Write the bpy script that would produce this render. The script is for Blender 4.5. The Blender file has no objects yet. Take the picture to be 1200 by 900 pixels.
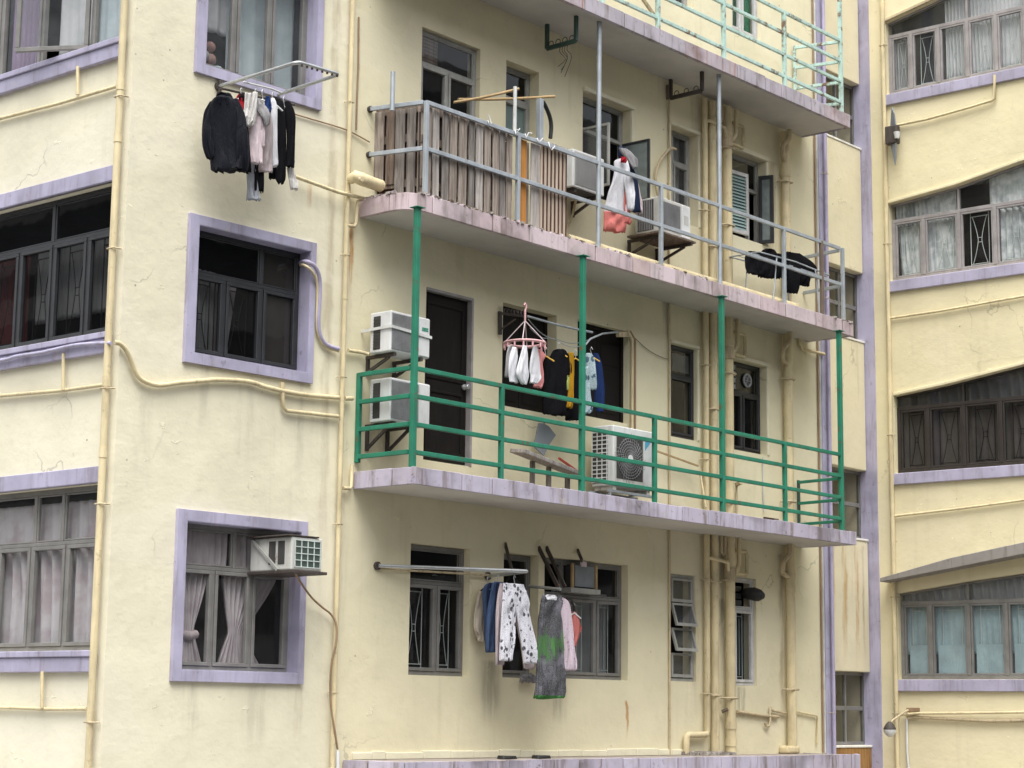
import bpy, math, random
from mathutils import Vector, Matrix
random.seed(11)
R = math.radians
S = bpy.context.scene
COL = S.collection

# ------------------------------------------------------------------ camera (solved from the vanishing points)
FPX, PITCH, ROLL, AZ = 2278.64, R(9.569), R(-0.6991), R(40.785)
EYE, DIST = 4.6, 14.375                       # eye height above the street, distance to the balcony wall
CAM = Vector((0, -DIST, EYE))
def ray(px, py):
    x2 = (px-600)/FPX; y2 = -(py-450)/FPX; c, s = math.cos(ROLL), math.sin(ROLL)
    xr = c*x2+s*y2; yu = -s*x2+c*y2; cp, sp = math.cos(PITCH), math.sin(PITCH)
    x, y, z = xr, cp-sp*yu, sp+cp*yu
    return Vector((x*math.sin(AZ)+y*math.cos(AZ), -x*math.cos(AZ)+y*math.sin(AZ), z))
def caldir(az):                                # a horizontal heading of the survey, in world axes
    x, y = math.sin(R(az)), math.cos(R(az))
    return Vector((x*math.sin(AZ)+y*math.cos(AZ), -x*math.cos(AZ)+y*math.sin(AZ), 0))
cd = bpy.data.cameras.new("camera"); cam = bpy.data.objects.new("camera", cd); COL.objects.link(cam)
fw = ray(600, 450).normalized(); rt = (ray(700, 450)-ray(500, 450)).normalized(); up = rt.cross(fw)
cam.matrix_world = Matrix(((rt.x, up.x, -fw.x, CAM.x), (rt.y, up.y, -fw.y, CAM.y), (rt.z, up.z, -fw.z, CAM.z), (0, 0, 0, 1)))
cd.sensor_width = 36; cd.lens = FPX/1200*36; cd.clip_start = 0.1; cd.clip_end = 500
S.camera = cam
# ------------------------------------------------------------------ overcast daylight
SUN_EL, SUN_AZ = R(66), R(226)
W = bpy.data.worlds.new("World"); S.world = W; W.use_nodes = True
nt = W.node_tree; nt.nodes.clear()
sky = nt.nodes.new('ShaderNodeTexSky'); sky.sky_type = 'NISHITA'; sky.sun_disc = False
sky.sun_elevation = SUN_EL; sky.sun_rotation = SUN_AZ; sky.air_density = 1.6; sky.dust_density = 4.0
hsv = nt.nodes.new('ShaderNodeHueSaturation'); hsv.inputs['Saturation'].default_value = 0.16
bg = nt.nodes.new('ShaderNodeBackground'); bg.inputs['Strength'].default_value = 0.15
wo = nt.nodes.new('ShaderNodeOutputWorld')
nt.links.new(sky.outputs[0], hsv.inputs['Color']); nt.links.new(hsv.outputs[0], bg.inputs['Color']); nt.links.new(bg.outputs[0], wo.inputs['Surface'])
sd = bpy.data.lights.new("sun", 'SUN'); sd.energy = 1.45; sd.angle = R(50); sd.color = (1.0, 0.97, 0.92)
sun = bpy.data.objects.new("sun", sd); COL.objects.link(sun)
# light comes from the street side, over the viewer's left shoulder
sdir = Vector((-0.72*math.cos(SUN_EL), -0.694*math.cos(SUN_EL), math.sin(SUN_EL)))
sun.rotation_euler = sdir.to_track_quat('Z', 'Y').to_euler()
S.view_settings.view_transform = 'Standard'; S.view_settings.look = 'None'
S.view_settings.gamma = 1.0; S.view_settings.exposure = 1.16; S.view_settings.use_curve_mapping = False
try:
    S.cycles.max_bounces = 8; S.cycles.transparent_max_bounces = 16; S.cycles.use_denoising = True
except Exception: pass

# ------------------------------------------------------------------ planes
class Plane:
    def __init__(s, o, u, n): s.o = Vector(o); s.u = Vector(u).normalized(); s.n = Vector(n).normalized()
    def P(s, px, py, d=0.0):
        dr = ray(px, py); o = s.o+s.n*d; t = (o-CAM).dot(s.n)/dr.dot(s.n); return CAM+dr*t
    def uz(s, px, py, d=0.0):
        p = s.P(px, py, d); return (p-s.o).dot(s.u), p.z
    def at(s, u, z, d=0.0):
        p = s.o+s.u*u+s.n*d; return Vector((p.x, p.y, z))
B = Plane((0, 0, 0), (1, 0, 0), (0, -1, 0))
JX = B.uz(405, 450)[0]
fu = caldir(42.671); F = Plane((JX, 0, 0), fu, (fu.y, -fu.x, 0))
fc = F.P(138.35, 450); lu = -caldir(-50.29); L = Plane((fc.x, fc.y, 0), lu, (lu.y, -lu.x, 0))
BAY = 0.25
wp = B.P(1010, 177, -BAY); wu = -caldir(-51.0); WG = Plane((wp.x, wp.y, 0), wu, (wu.y, -wu.x, 0))
SP = Plane((0, BAY, 0), (1, 0, 0), (0, -1, 0))
def turned(p, ang, base=B):                    # a vertical plane through world point p, turned by ang from the base plane
    c, s = math.cos(R(ang)), math.sin(R(ang)); u = base.u*c+base.n*s
    return Plane((p.x, p.y, 0), u, (u.y, -u.x, 0))

# ------------------------------------------------------------------ mesh builder
class MB:
    def __init__(s): s.v = []; s.f = []; s.m = []; s.sm = []
    def face(s, idx, mi=0, sm=False): s.f.append(idx); s.m.append(mi); s.sm.append(sm)
    def pts(s, ps): k = len(s.v); s.v += [Vector(p) for p in ps]; return k
    def quad(s, a, b, c, d, mi=0): k = s.pts((a, b, c, d)); s.face((k, k+1, k+2, k+3), mi)
    def hexa(s, p, mi=0):                      # p: 4 front points ccw, 4 back points
        k = s.pts(p)
        for q in ((0, 1, 2, 3), (7, 6, 5, 4), (0, 4, 5, 1), (1, 5, 6, 2), (2, 6, 7, 3), (3, 7, 4, 0)): s.face(tuple(k+i for i in q), mi)
    def box(s, pl, u0, u1, z0, z1, d0, d1, mi=0):
        s.hexa([pl.at(u0, z0, d1), pl.at(u1, z0, d1), pl.at(u1, z1, d1), pl.at(u0, z1, d1), pl.at(u0, z0, d0), pl.at(u1, z0, d0), pl.at(u1, z1, d0), pl.at(u0, z1, d0)], mi)
    def prism(s, pl, poly, d0, d1, mi=0):
        n = len(poly); k = s.pts([pl.at(u, z, d1) for u, z in poly]+[pl.at(u, z, d0) for u, z in poly])
        s.face(tuple(range(k, k+n)), mi); s.face(tuple(range(k+2*n-1, k+n-1, -1)), mi)
        for i in range(n): j = (i+1) % n; s.face((k+i, k+n+i, k+n+j, k+j), mi)
    def slab(s, poly, z0, z1, mi=0, ms=None):
        ms = mi if ms is None else ms
        n = len(poly); k = s.pts([(x, y, z1) for x, y in poly]+[(x, y, z0) for x, y in poly])
        s.face(tuple(range(k, k+n)), mi); s.face(tuple(range(k+2*n-1, k+n-1, -1)), mi)
        for i in range(n): j = (i+1) % n; s.face((k+i, k+n+i, k+n+j, k+j), ms)
    def bar(s, p, q, w, h=None, mi=0, side=None):
        p, q = Vector(p), Vector(q); h = h or w; t = (q-p).normalized()
        if side is None: side = t.cross(Vector((0, 0, 1)))
        if side.length < 0.05: side = Vector((1, 0, 0))
        side = (side-t*side.dot(t)).normalized(); u2 = side.cross(t).normalized(); a = side*w/2; b = u2*h/2
        s.hexa([p-a-b, q-a-b, q+a-b, p+a-b, p-a+b, q-a+b, q+a+b, p+a+b], mi)
    def tube(s, pts, r, n=8, mi=0, cap=True, rs=None):
        pts = [Vector(p) for p in pts]; m = len(pts); rows = []; prev = None
        for i, p in enumerate(pts):
            t = (pts[min(i+1, m-1)]-pts[max(i-1, 0)]).normalized()
            if prev is None:
                a = t.cross(Vector((0, 0, 1)));
                if a.length < 0.1: a = t.cross(Vector((1, 0, 0)))
            else: a = prev-t*prev.dot(t)
            a.normalize(); prev = a; b = t.cross(a); rr = rs[i] if rs else r
            rows.append(s.pts([p+(a*math.cos(2*math.pi*k/n)+b*math.sin(2*math.pi*k/n))*rr for k in range(n)]))
        for i in range(m-1):
            for k in range(n): j = (k+1) % n; s.face((rows[i]+k, rows[i]+j, rows[i+1]+j, rows[i+1]+k), mi, True)
        if cap:                                 # caps get corners of their own, so the rims shade sharp
            for r0, od in ((rows[0], range(n-1, -1, -1)), (rows[-1], range(n))):
                k0 = s.pts([s.v[r0+k] for k in range(n)]); s.face(tuple(k0+k for k in od), mi)
    def build(s, name, mats, parent=None, bevel=0.0, seg=2):
        if not isinstance(mats, (list, tuple)): mats = [mats]
        if parent is None:
            lo = [min(v[i] for v in s.v) for i in range(3)]; hi = [max(v[i] for v in s.v) for i in range(3)]
            org = Vector(((lo[0]+hi[0])/2, (lo[1]+hi[1])/2, lo[2]))
        else: org = WL[parent.name]
        me = bpy.data.meshes.new(name); me.from_pydata([v-org for v in s.v], [], s.f)
        for m in mats: me.materials.append(M[m] if isinstance(m, str) else m)
        me.polygons.foreach_set('material_index', s.m); me.polygons.foreach_set('use_smooth', s.sm); me.update()
        o = bpy.data.objects.new(name, me); COL.objects.link(o)
        if parent is None: o.location = org
        else: o.parent = parent
        WL[o.name] = org
        if bevel:
            b = o.modifiers.new("bevel", 'BEVEL'); b.width = bevel; b.segments = seg; b.limit_method = 'ANGLE'; b.angle_limit = R(40)
        return o
WL = {}
def tag(o, label, cat, group=None, kind=None):
    o['label'] = label; o['category'] = cat
    if group: o['group'] = group
    if kind: o['kind'] = kind
    return o
def thing(name, loc, label, cat, group=None):
    o = bpy.data.objects.new(name, None); COL.objects.link(o); o.location = loc; o.empty_display_size = .1; WL[o.name] = Vector(loc)
    return tag(o, label, cat, group)
def spline(pts, k=5):                          # Catmull-Rom through points of any length
    out = []; n = len(pts)
    for i in range(n-1):
        p0, p1, p2, p3 = pts[max(i-1, 0)], pts[i], pts[i+1], pts[min(i+2, n-1)]
        for j in range(k):
            t = j/k
            out.append(tuple(0.5*(2*b+(c-a)*t+(2*a-5*b+4*c-d)*t*t+(-a+3*b-3*c+d)*t**3) for a, b, c, d in zip(p0, p1, p2, p3)))
    out.append(tuple(pts[-1])); return out
def path(pl, pxs, d=0.03, k=1):                # pixels (x, y[, d]) on a wall plane -> world points
    ps = spline([tuple(p) if len(p) == 3 else (p[0], p[1], d) for p in pxs], k) if k > 1 else [tuple(p) if len(p) == 3 else (p[0], p[1], d) for p in pxs]
    return [pl.P(x, y, dd) for x, y, dd in ps]

# ------------------------------------------------------------------ materials
M = {}
class NB:
    def __init__(s, name):
        m = bpy.data.materials.new(name); m.use_nodes = True; s.m = m; s.t = m.node_tree; s.t.nodes.clear(); M[name] = m
        s.out = s.n('OutputMaterial'); s.pos = s.n('NewGeometry').outputs['Position']
    def n(s, k): return s.t.nodes.new('ShaderNode'+k)
    def l(s, a, b): s.t.links.new(a, b)
    def map(s, scale, rot=(0, 0, 0), src=None):
        n = s.n('Mapping'); n.inputs['Scale'].default_value = scale; n.inputs['Rotation'].default_value = rot; s.l(src or s.pos, n.inputs['Vector']); return n.outputs[0]
    def noise(s, scale, detail=4, vec=None, rough=.55, dist=0):
        n = s.n('TexNoise'); n.inputs['Scale'].default_value = scale; n.inputs['Detail'].default_value = detail; n.inputs['Roughness'].default_value = rough; n.inputs['Distortion'].default_value = dist
        s.l(vec or s.pos, n.inputs['Vector']); return n.outputs['Fac']
    def ramp(s, x, a, b, va=0.0, vb=1.0):
        n = s.n('MapRange'); n.interpolation_type = 'SMOOTHSTEP'; s.l(x, n.inputs[0])
        for i, v in enumerate((a, b, va, vb)): n.inputs[i+1].default_value = v
        return n.outputs[0]
    def mul(s, a, b, op='MULTIPLY'):
        n = s.n('Math'); n.operation = op
        for i, v in enumerate((a, b)):
            if isinstance(v, (int, float)): n.inputs[i].default_value = v
            else: s.l(v, n.inputs[i])
        return n.outputs[0]
    def mix(s, fac, a, b, mode='MIX'):
        n = s.n('Mix'); n.data_type = 'RGBA'; n.blend_type = mode
        for i, v in ((0, fac), (6, a), (7, b)):
            if isinstance(v, (int, float)): n.inputs[i].default_value = v
            elif isinstance(v, tuple): n.inputs[i].default_value = (*v, 1) if len(v) == 3 else v
            else: s.l(v, n.inputs[i])
        return n.outputs[2]
    def bsdf(s, col, rough=.8, metal=0.0, bumps=(), spec=.4):
        p = s.n('BsdfPrincipled'); p.inputs['Metallic'].default_value = metal; p.inputs['Specular IOR Level'].default_value = spec
        if isinstance(rough, (int, float)): p.inputs['Roughness'].default_value = rough
        else: s.l(rough, p.inputs['Roughness'])
        if isinstance(col, tuple): p.inputs['Base Color'].default_value = (*col, 1)
        else: s.l(col, p.inputs['Base Color'])
        nrm = None
        for h, st, dist in bumps:
            b = s.n('Bump'); b.inputs['Strength'].default_value = st; b.inputs['Distance'].default_value = dist; s.l(h, b.inputs['Height'])
            if nrm: s.l(nrm, b.inputs['Normal'])
            nrm = b.outputs[0]
        if nrm: s.l(nrm, p.inputs['Normal'])
        s.l(p.outputs[0], s.out.inputs['Surface']); return p

def plaster(name, base, dirt=(.30, .25, .16), streak=.2, patch=.5, lo=.53, hi=.80, stains_and_shade=()):
    b = NB(name); c = base; light = tuple(min(1, x*1.03) for x in c); dark = tuple(x*.93 for x in c)
    col = b.mix(b.ramp(b.noise(.9, 5), .35, .68), light, dark)
    col = b.mix(b.mul(b.ramp(b.noise(5, 6, rough=.65), .5, .78), .35), col, tuple(x*.80 for x in c))
    st = b.ramp(b.noise(1.0, 5, b.map((5.5, 5.5, .35)), .6), lo, hi)
    if lo > .5: st = b.mul(st, b.ramp(b.noise(.45, 3, b.map((1, 1, 1), (0, 0, 1))), .42, .62)); col = b.mix(b.mul(st, streak), col, dirt)
    sp = b.mul(b.ramp(b.noise(2.2, 8, rough=.75), .63, .76), patch); col = b.mix(sp, col, tuple(x*.62 for x in c))
    if stains_and_shade:
        xyz = b.n('SeparateXYZ'); b.l(b.pos, xyz.inputs[0]); wv = b.mul(b.mul(b.noise(2.6, 4), .5, 'SUBTRACT'), .16); xw = b.mul(xyz.outputs[0], wv, 'ADD'); rag = b.ramp(b.noise(1, 5, b.map((9, 9, 1.1)), .65), .30, .62)
        for (sx_, wd, zt, zb, sc_, a_) in stains_and_shade:   # x, half width, top, bottom, colour, strength
            mx = b.ramp(b.mul(b.mul(xw, sx_, 'SUBTRACT'), 0, 'ABSOLUTE'), wd*.25, wd, 1, 0); mz = b.mul(b.ramp(xyz.outputs[2], zb, zb+(zt-zb)*.55), b.ramp(xyz.outputs[2], zt-.02, zt+.03, 1, 0))
            col = b.mix(b.mul(b.mul(b.mul(mx, mz), rag), a_), col, sc_)
    v2 = b.n('TexVoronoi'); v2.inputs['Scale'].default_value = 3.3; v2.inputs['Randomness'].default_value = 1; b.l(b.pos, v2.inputs['Vector'])
    pk = b.mul(b.ramp(v2.outputs['Distance'], .028, .05, 1, 0), b.ramp(b.noise(1.1, 2), .48, .56)); col = b.mix(b.mul(pk, .65), col, (.20, .16, .10))
    sc_ = b.mul(b.ramp(b.noise(1, 7, b.map((16, 16, 7)), .72), .63, .70), b.ramp(b.noise(.7, 3, b.map((1, 1, 1), (0, 1, 0))), .45, .58)); col = b.mix(b.mul(sc_, .45*patch/.5), col, tuple(x*.55 for x in c))
    pt_ = b.ramp(b.noise(.62, 2, b.map((1, 1, 1.3), (.4, 0, 0)), .4), .565, .575); col = b.mix(b.mul(pt_, .30), col, tuple(min(1, x*y) for x, y in zip(c, (1.05, 1.05, 1.13))))
    # flaking and hairline cracks
    vo = b.n('TexVoronoi'); vo.feature = 'DISTANCE_TO_EDGE'; vo.inputs['Scale'].default_value = .55
    dn = b.n('TexNoise'); dn.inputs['Scale'].default_value = 1.8; dn.inputs['Detail'].default_value = 5; b.l(b.pos, dn.inputs['Vector'])
    ad = b.n('VectorMath'); ad.operation = 'MULTIPLY_ADD'; b.l(dn.outputs['Color'], ad.inputs[0]); ad.inputs[1].default_value = (.9, .9, .9); b.l(b.pos, ad.inputs[2]); b.l(ad.outputs[0], vo.inputs['Vector'])
    ck = b.mul(b.ramp(vo.outputs['Distance'], .0025, .007, 1, 0), b.ramp(b.noise(.8, 2, b.map((1, 1, 1), (1, 0, 0))), .56, .66))
    col = b.mix(b.mul(ck, .42), col, tuple(x*.35 for x in c))
    fl = b.ramp(b.noise(2.6, 6, b.map((1, 1, 1.7)), .7), .655, .675)
    col = b.mix(b.mul(fl, .30), col, tuple(min(1, x*1.25) for x in c))
    b.bsdf(col, .85, bumps=((b.noise(1.6, 4), .45, .04), (b.noise(6, 5, b.map((1, 1, 1.6)), .6), .30, .012), (b.noise(30, 5, rough=.65), .25, .005), (fl, .7, .006)), spec=.25)
plaster('wall_paint', (.725, .682, .520))
plaster('wall_paint_side', (.722, .682, .535))
plaster('wing_paint', (.715, .645, .430), streak=.28)
plaster('bay_paint', (.690, .630, .440), streak=.5)
plaster('stained_paint', (.660, .600, .430), dirt=(.33, .17, .05), streak=1.0, lo=.44, hi=.62)
def paint(name, base, rough=.55, dirt=(.16, .13, .11), amt=.35, rust=0.0, sc=9, spec=.4, metal=0.0, chip=0.0):
    b = NB(name); c = base
    col = b.mix(b.ramp(b.noise(sc*.35, 5), .35, .7), tuple(min(1, x*1.06) for x in c), tuple(x*.82 for x in c))
    st = b.ramp(b.noise(1.0, 6, b.map((sc*1.8, sc*1.8, sc*.22)), .66), .47, .74); col = b.mix(b.mul(st, amt), col, dirt)
    sp = b.ramp(b.noise(sc*1.5, 8, rough=.75), .58, .68); col = b.mix(b.mul(sp, min(1, amt*.9)), col, tuple(x*.75 for x in dirt))
    if chip:
        cp = b.ramp(b.noise(5, 9, rough=.78), .60, .63); col = b.mix(b.mul(cp, chip), col, (.42, .38, .33))
        gr_ = b.mul(b.ramp(b.noise(1.3, 4), .5, .66), .65); col = b.mix(b.mul(gr_, chip), col, tuple(x*.45 for x in dirt))
    if rust:
        ru = b.ramp(b.noise(sc*.7, 7, rough=.72), .62-.12*rust, .70-.08*rust)
        col = b.mix(b.mul(ru, .9), col, b.mix(b.noise(40, 3), (.22, .085, .03), (.10, .05, .03)))
    b.bsdf(col, rough, metal, bumps=((b.noise(sc*4, 5, rough=.65), .25, .003),), spec=spec)
paint('lilac', (.408, .386, .512), .65, amt=.6, sc=5, dirt=(.19, .165, .19), chip=.35)
paint('lilac_edge', (.46, .425, .525), .75, amt=.85, sc=5, chip=.8)
paint('lilac_edge_pale', (.49, .455, .56), .75, amt=.8, sc=5, chip=.8)
paint('lilac_edge_dirty', (.43, .39, .48), .8, amt=1.0, sc=4, chip=.8)
paint('pink_edge', (.52, .42, .445), .8, amt=.8, sc=5, dirt=(.15, .11, .09), chip=.8)
paint('pink_edge_pale', (.56, .47, .50), .8, amt=.75, sc=5, chip=.8)
paint('pink_edge_rust', (.53, .42, .42), .8, amt=1.0, sc=5, dirt=(.30, .14, .06), chip=.8)
paint('grey_edge', (.43, .395, .445), .85, amt=.9, sc=5, chip=.8)
paint('grey_edge_rust', (.43, .38, .42), .85, amt=1.0, sc=5, dirt=(.28, .11, .05), chip=.8)
paint('grey_edge_dark', (.30, .27, .29), .8, amt=.85, sc=7)
paint('soffit', (.50, .48, .45), .9, amt=.14, sc=2, dirt=(.25, .22, .17))
paint('screed', (.30, .26, .23), .9, amt=.6, sc=8)
paint('white_ledge', (.80, .78, .73), .7, amt=.2)
paint('green_paint', (.024, .200, .125), .5, amt=.4, sc=12, dirt=(.035, .09, .06), spec=.35, rust=.3)
paint('mint_paint', (.46, .64, .585), .5, amt=.3, rust=.75, sc=9)
paint('galvanised', (.40, .44, .48), .48, amt=.35, sc=13, dirt=(.20, .20, .20), spec=.5, metal=.35)
paint('steel_pole', (.55, .57, .58), .3, amt=.2, sc=14, metal=.7)
paint('pipe_cream', (.65, .555, .345), .5, amt=.5, sc=7, dirt=(.27, .20, .12))
paint('pipe_dirty', (.52, .43, .28), .65, amt=.55, sc=10, dirt=(.14, .10, .06))
paint('conduit_brown', (.30, .20, .12), .7, amt=.5, sc=14)
paint('conduit_dark', (.16, .12, .09), .7, amt=.5, sc=14)
paint('lilac_pipe', (.41, .375, .52), .5, amt=.3, sc=12)
paint('white_plastic', (.74, .75, .75), .45, amt=.16, sc=8, dirt=(.35, .32, .28))
paint('ac_white', (.66, .67, .67), .45, amt=.35, sc=7, dirt=(.35, .33, .30))
paint('ac_old', (.56, .56, .53), .5, amt=.42, sc=7, dirt=(.22, .17, .12), rust=.15)
paint('ac_mesh', (.29, .29, .30), .6, amt=.3, sc=20, dirt=(.12, .11, .10))
paint('vent_dark', (.05, .048, .046), .7, amt=.3)
paint('grille_green', (.06, .085, .075), .6, amt=.3)
paint('iron_dark', (.055, .045, .040), .65, amt=.4, sc=16, rust=.3)
paint('iron_green', (.035, .075, .060), .6, amt=.3, sc=16)
paint('frame_bronze', (.085, .080, .078), .4, amt=.2, sc=14, dirt=(.14, .13, .12))
paint('frame_grey', (.200, .195, .185), .42, amt=.25, sc=14, dirt=(.12, .11, .10))
paint('frame_alu', (.33, .33, .31), .42, amt=.35, sc=14, dirt=(.15, .14, .12))
paint('frame_black', (.030, .032, .036), .4, amt=.2, sc=14, dirt=(.07, .07, .07))
paint('frame_brown', (.036, .030, .027), .45, amt=.3, sc=14, dirt=(.06, .05, .045))
paint('frame_lilacgrey', (.31, .29, .29), .5, amt=.35, sc=14)
paint('frame_white', (.56, .56, .56), .45, amt=.25, sc=14)
paint('grille_iron', (.018, .018, .019), .5, amt=.1)
paint('grille_pale', (.60, .67, .64), .5, amt=.2)
paint('door_black', (.012, .010, .009), .6, spec=.15, amt=.2, sc=8, dirt=(.035, .03, .025))
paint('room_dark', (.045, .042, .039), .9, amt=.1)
paint('bamboo', (.42, .29, .14), .55, amt=.35, sc=12)
paint('concrete', (.27, .25, .23), .9, amt=.6, sc=5, dirt=(.12, .11, .10))
paint('rubble', (.34, .31, .28), .95, amt=.6, sc=15)
paint('asphalt', (.05, .05, .052), .9, amt=.3, sc=2, dirt=(.08, .08, .08))
paint('pavement', (.36, .35, .33), .9, amt=.3, sc=3)
paint('black_rubber', (.015, .015, .016), .5, amt=.1)
paint('red_paint', (.36, .04, .03), .5, amt=.2)
paint('blue_label', (.08, .36, .55), .4, amt=.05)
paint('green_label', (.03, .26, .17), .4, amt=.05)
paint('grey_board', (.20, .22, .24), .6, amt=.25)
paint('white_bracket', (.62, .63, .62), .5, amt=.3)
paint('pink_plastic', (.72, .42, .44), .4, amt=.1)
paint('yellow_plastic', (.70, .42, .06), .4, amt=.1)
paint('paper', (.60, .62, .62), .8, amt=.1)
paint('board_brown', (.105, .093, .084), .6, amt=.3)
paint('frosted', (.30, .42, .41), .45, amt=.1, sc=3)
paint('far_render', (.46, .44, .40), .9, amt=.3, sc=1)
paint('roof_felt', (.18, .17, .16), .9, amt=.3)
def wood(name, a, c, sc=9):
    b = NB(name); g = b.noise(1, 6, b.map((sc*3, sc*3, sc*.22)), .65, .6)
    col = b.mix(b.ramp(g, .32, .68), a, c); col = b.mix(b.mul(b.ramp(b.noise(3.2, 4), .5, .74), .5), col, tuple(x*.5 for x in a))
    b.bsdf(col, .85, bumps=((g, .5, .004),), spec=.2)
wood('plank_grey', (.27, .245, .225), (.11, .095, .085))
wood('plank_pale', (.50, .46, .43), (.26, .23, .21))
wood('plank_brown', (.235, .18, .145), (.09, .068, .052))
wood('plank_pink', (.37, .315, .275), (.165, .135, .112))
wood('plank_orange', (.50, .23, .06), (.38, .165, .04))
wood('panel_wood', (.42, .24, .09), (.20, .10, .035), 6)
wood('slat_cream', (.55, .46, .37), (.36, .28, .22))
wood('slat_dark', (.10, .045, .035), (.05, .025, .02))
def fabric(name, c, c2=None, rough=.9, f2=3.0):
    b = NB(name); col = b.mix(b.ramp(b.noise(f2, 3), .38, .66), c, c2 or tuple(x*.82 for x in c))
    cur_ = name.startswith(('curtain', 'plastic')); b.bsdf(col, rough, bumps=((b.noise(9, 5, b.map((2.4, 2.4, .7)), .6, 1.2), .35 if cur_ else .6, .012 if cur_ else .022), (b.noise(160, 2), .15, .002)), spec=.06)
fabric('navy', (.012, .013, .020)); fabric('black_cloth', (.010, .010, .012)); fabric('jet_shell', (.011, .012, .017), rough=.45)
fabric('white_cloth', (.70, .70, .74)); fabric('offwhite', (.62, .60, .58)); fabric('grey_cloth', (.33, .32, .33)); fabric('taupe', (.42, .36, .37))
fabric('pinkwhite', (.66, .56, .59)); fabric('pink_cloth', (.72, .30, .30)); fabric('coral', (.62, .20, .18)); fabric('red_cloth', (.36, .02, .03))
fabric('denim', (.075, .115, .22)); fabric('denim_dark', (.025, .035, .075)); fabric('blue_cloth', (.02, .04, .13)); fabric('cream_cloth', (.62, .54, .44)); fabric('yellow_cloth', (.46, .25, .02), (.38, .2, .02))
fabric('paleblue', (.36, .44, .50)); fabric('lime', (.42, .5, .16)); fabric('grey_jean', (.36, .38, .42))
fabric('curtain_white', (.64, .65, .67), (.52, .54, .56)); fabric('curtain_silver', (.66, .69, .70), (.38, .42, .43), .45, 6); fabric('curtain_mauve', (.50, .455, .475), (.38, .335, .355))
fabric('curtain_pink', (.52, .50, .52), (.42, .365, .385), f2=4); fabric('curtain_purple', (.30, .225, .34)); fabric('curtain_green', (.03, .17, .085)); fabric('curtain_red', (.15, .045, .05)); fabric('curtain_grey', (.38, .39, .40))
fabric('plastic_sheet', (.52, .60, .63), (.40, .48, .51), .4); fabric('curtain_dark', (.26, .235, .22)); fabric('plush_pink', (.36, .22, .19)); fabric('blue_pale', (.38, .52, .56))
def pattern(name, base, ink, scale, lo, hi, ink2=None):
    b = NB(name); v = b.n('TexVoronoi'); v.inputs['Scale'].default_value = scale; b.l(b.map((1, 1, .75)), v.inputs['Vector'])
    w = b.ramp(v.outputs['Distance'], lo, hi, 1, 0); ring = b.ramp(v.outputs['Distance'], lo*.12, lo*.22)
    k = b.ramp(b.noise(scale*.55, 1), .47, .51)
    col = b.mix(b.mul(b.mul(w, ring), b.mul(k, .95)), base, ink)
    fine = b.n('TexVoronoi'); fine.feature = 'DISTANCE_TO_EDGE'; fine.inputs['Scale'].default_value = scale*3.2; b.l(b.pos, fine.inputs['Vector'])
    col = b.mix(b.mul(b.ramp(fine.outputs['Distance'], .02, .06, 1, 0), .75), col, ink2 or tuple(x*.5 for x in base))
    b.bsdf(col, .9, bumps=((b.noise(10, 4, b.map((2, 2, .7))), .5, .02),), spec=.15)
pattern('print_white', (.66, .66, .72), (.02, .02, .025), 17, .30, .38, (.22, .22, .25))
pattern('print_pink', (.72, .60, .68), (.45, .28, .38), 26, .22, .3)
pattern('print_blue', (.42, .52, .56), (.05, .10, .14), 14, .34, .46, (.10, .16, .2))
b = NB('print_dress'); tc = b.n('TexCoord'); sx = b.n('SeparateXYZ'); b.l(tc.outputs['Generated'], sx.inputs[0])
wob = b.mul(b.noise(4.5, 2), .75, 'MULTIPLY'); zz = b.mul(sx.outputs[2], wob, 'ADD')
dst = b.mul(b.mul(zz, .87, 'SUBTRACT'), 0, 'ADD'); dabs = b.mul(dst, 0, 'ABSOLUTE')
band = b.mul(b.ramp(dabs, .06, .16, 1, 0), b.ramp(b.noise(1, 4, b.map((26, 26, 2.5))), .30, .62, .25, 1))
spk = b.ramp(b.noise(150, 2), .40, .62); gcol = b.mix(spk, (.035, .037, .040), (.15, .15, .165)); gcol = b.mix(b.mul(b.ramp(b.noise(5, 3), .5, .7), .6), gcol, (.24, .23, .27))
gr = b.mix(b.noise(12, 3, b.map((3, 3, .4))), (.05, .13, .045), (.10, .25, .075))
dc = b.mix(band, gcol, gr); dc = b.mix(b.ramp(sx.outputs[2], .03, .045, 1, 0), dc, (.06, .22, .06))
b.bsdf(dc, .9, bumps=((b.noise(10, 4, b.map((3, 3, .5))), .5, .02),), spec=.15)
def glass(name, tint=.92, dust=.06, dustcol=(.30, .30, .30), rough=.02):
    b = NB(name); tr = b.n('BsdfTransparent'); tr.inputs[0].default_value = (tint, tint*1.005, tint*1.0, 1)
    gl = b.n('BsdfGlossy'); gl.inputs['Roughness'].default_value = rough; gl.inputs[0].default_value = (.70, .72, .75, 1)
    bu = b.n('Bump'); bu.inputs['Strength'].default_value = .06; bu.inputs['Distance'].default_value = .02; b.l(b.noise(2.2, 2), bu.inputs['Height']); b.l(bu.outputs[0], gl.inputs['Normal'])
    df = b.n('BsdfDiffuse'); df.inputs[0].default_value = (*dustcol, 1)
    lw = b.n('LayerWeight'); lw.inputs[0].default_value = .5; fr_ = b.mul(b.mul(b.mul(lw.outputs['Facing'], 5.0, 'POWER'), .95), .045, 'ADD')   # Schlick, the same from both sides
    m1 = b.n('MixShader'); b.l(fr_, m1.inputs[0]); b.l(tr.outputs[0], m1.inputs[1]); b.l(gl.outputs[0], m1.inputs[2])
    m2 = b.n('MixShader'); b.l(b.mul(b.ramp(b.noise(3, 5), .3, .7, .55, 1.25), dust), m2.inputs[0]); b.l(m1.outputs[0], m2.inputs[1]); b.l(df.outputs[0], m2.inputs[2]); b.l(m2.outputs[0], b.out.inputs['Surface'])
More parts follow.
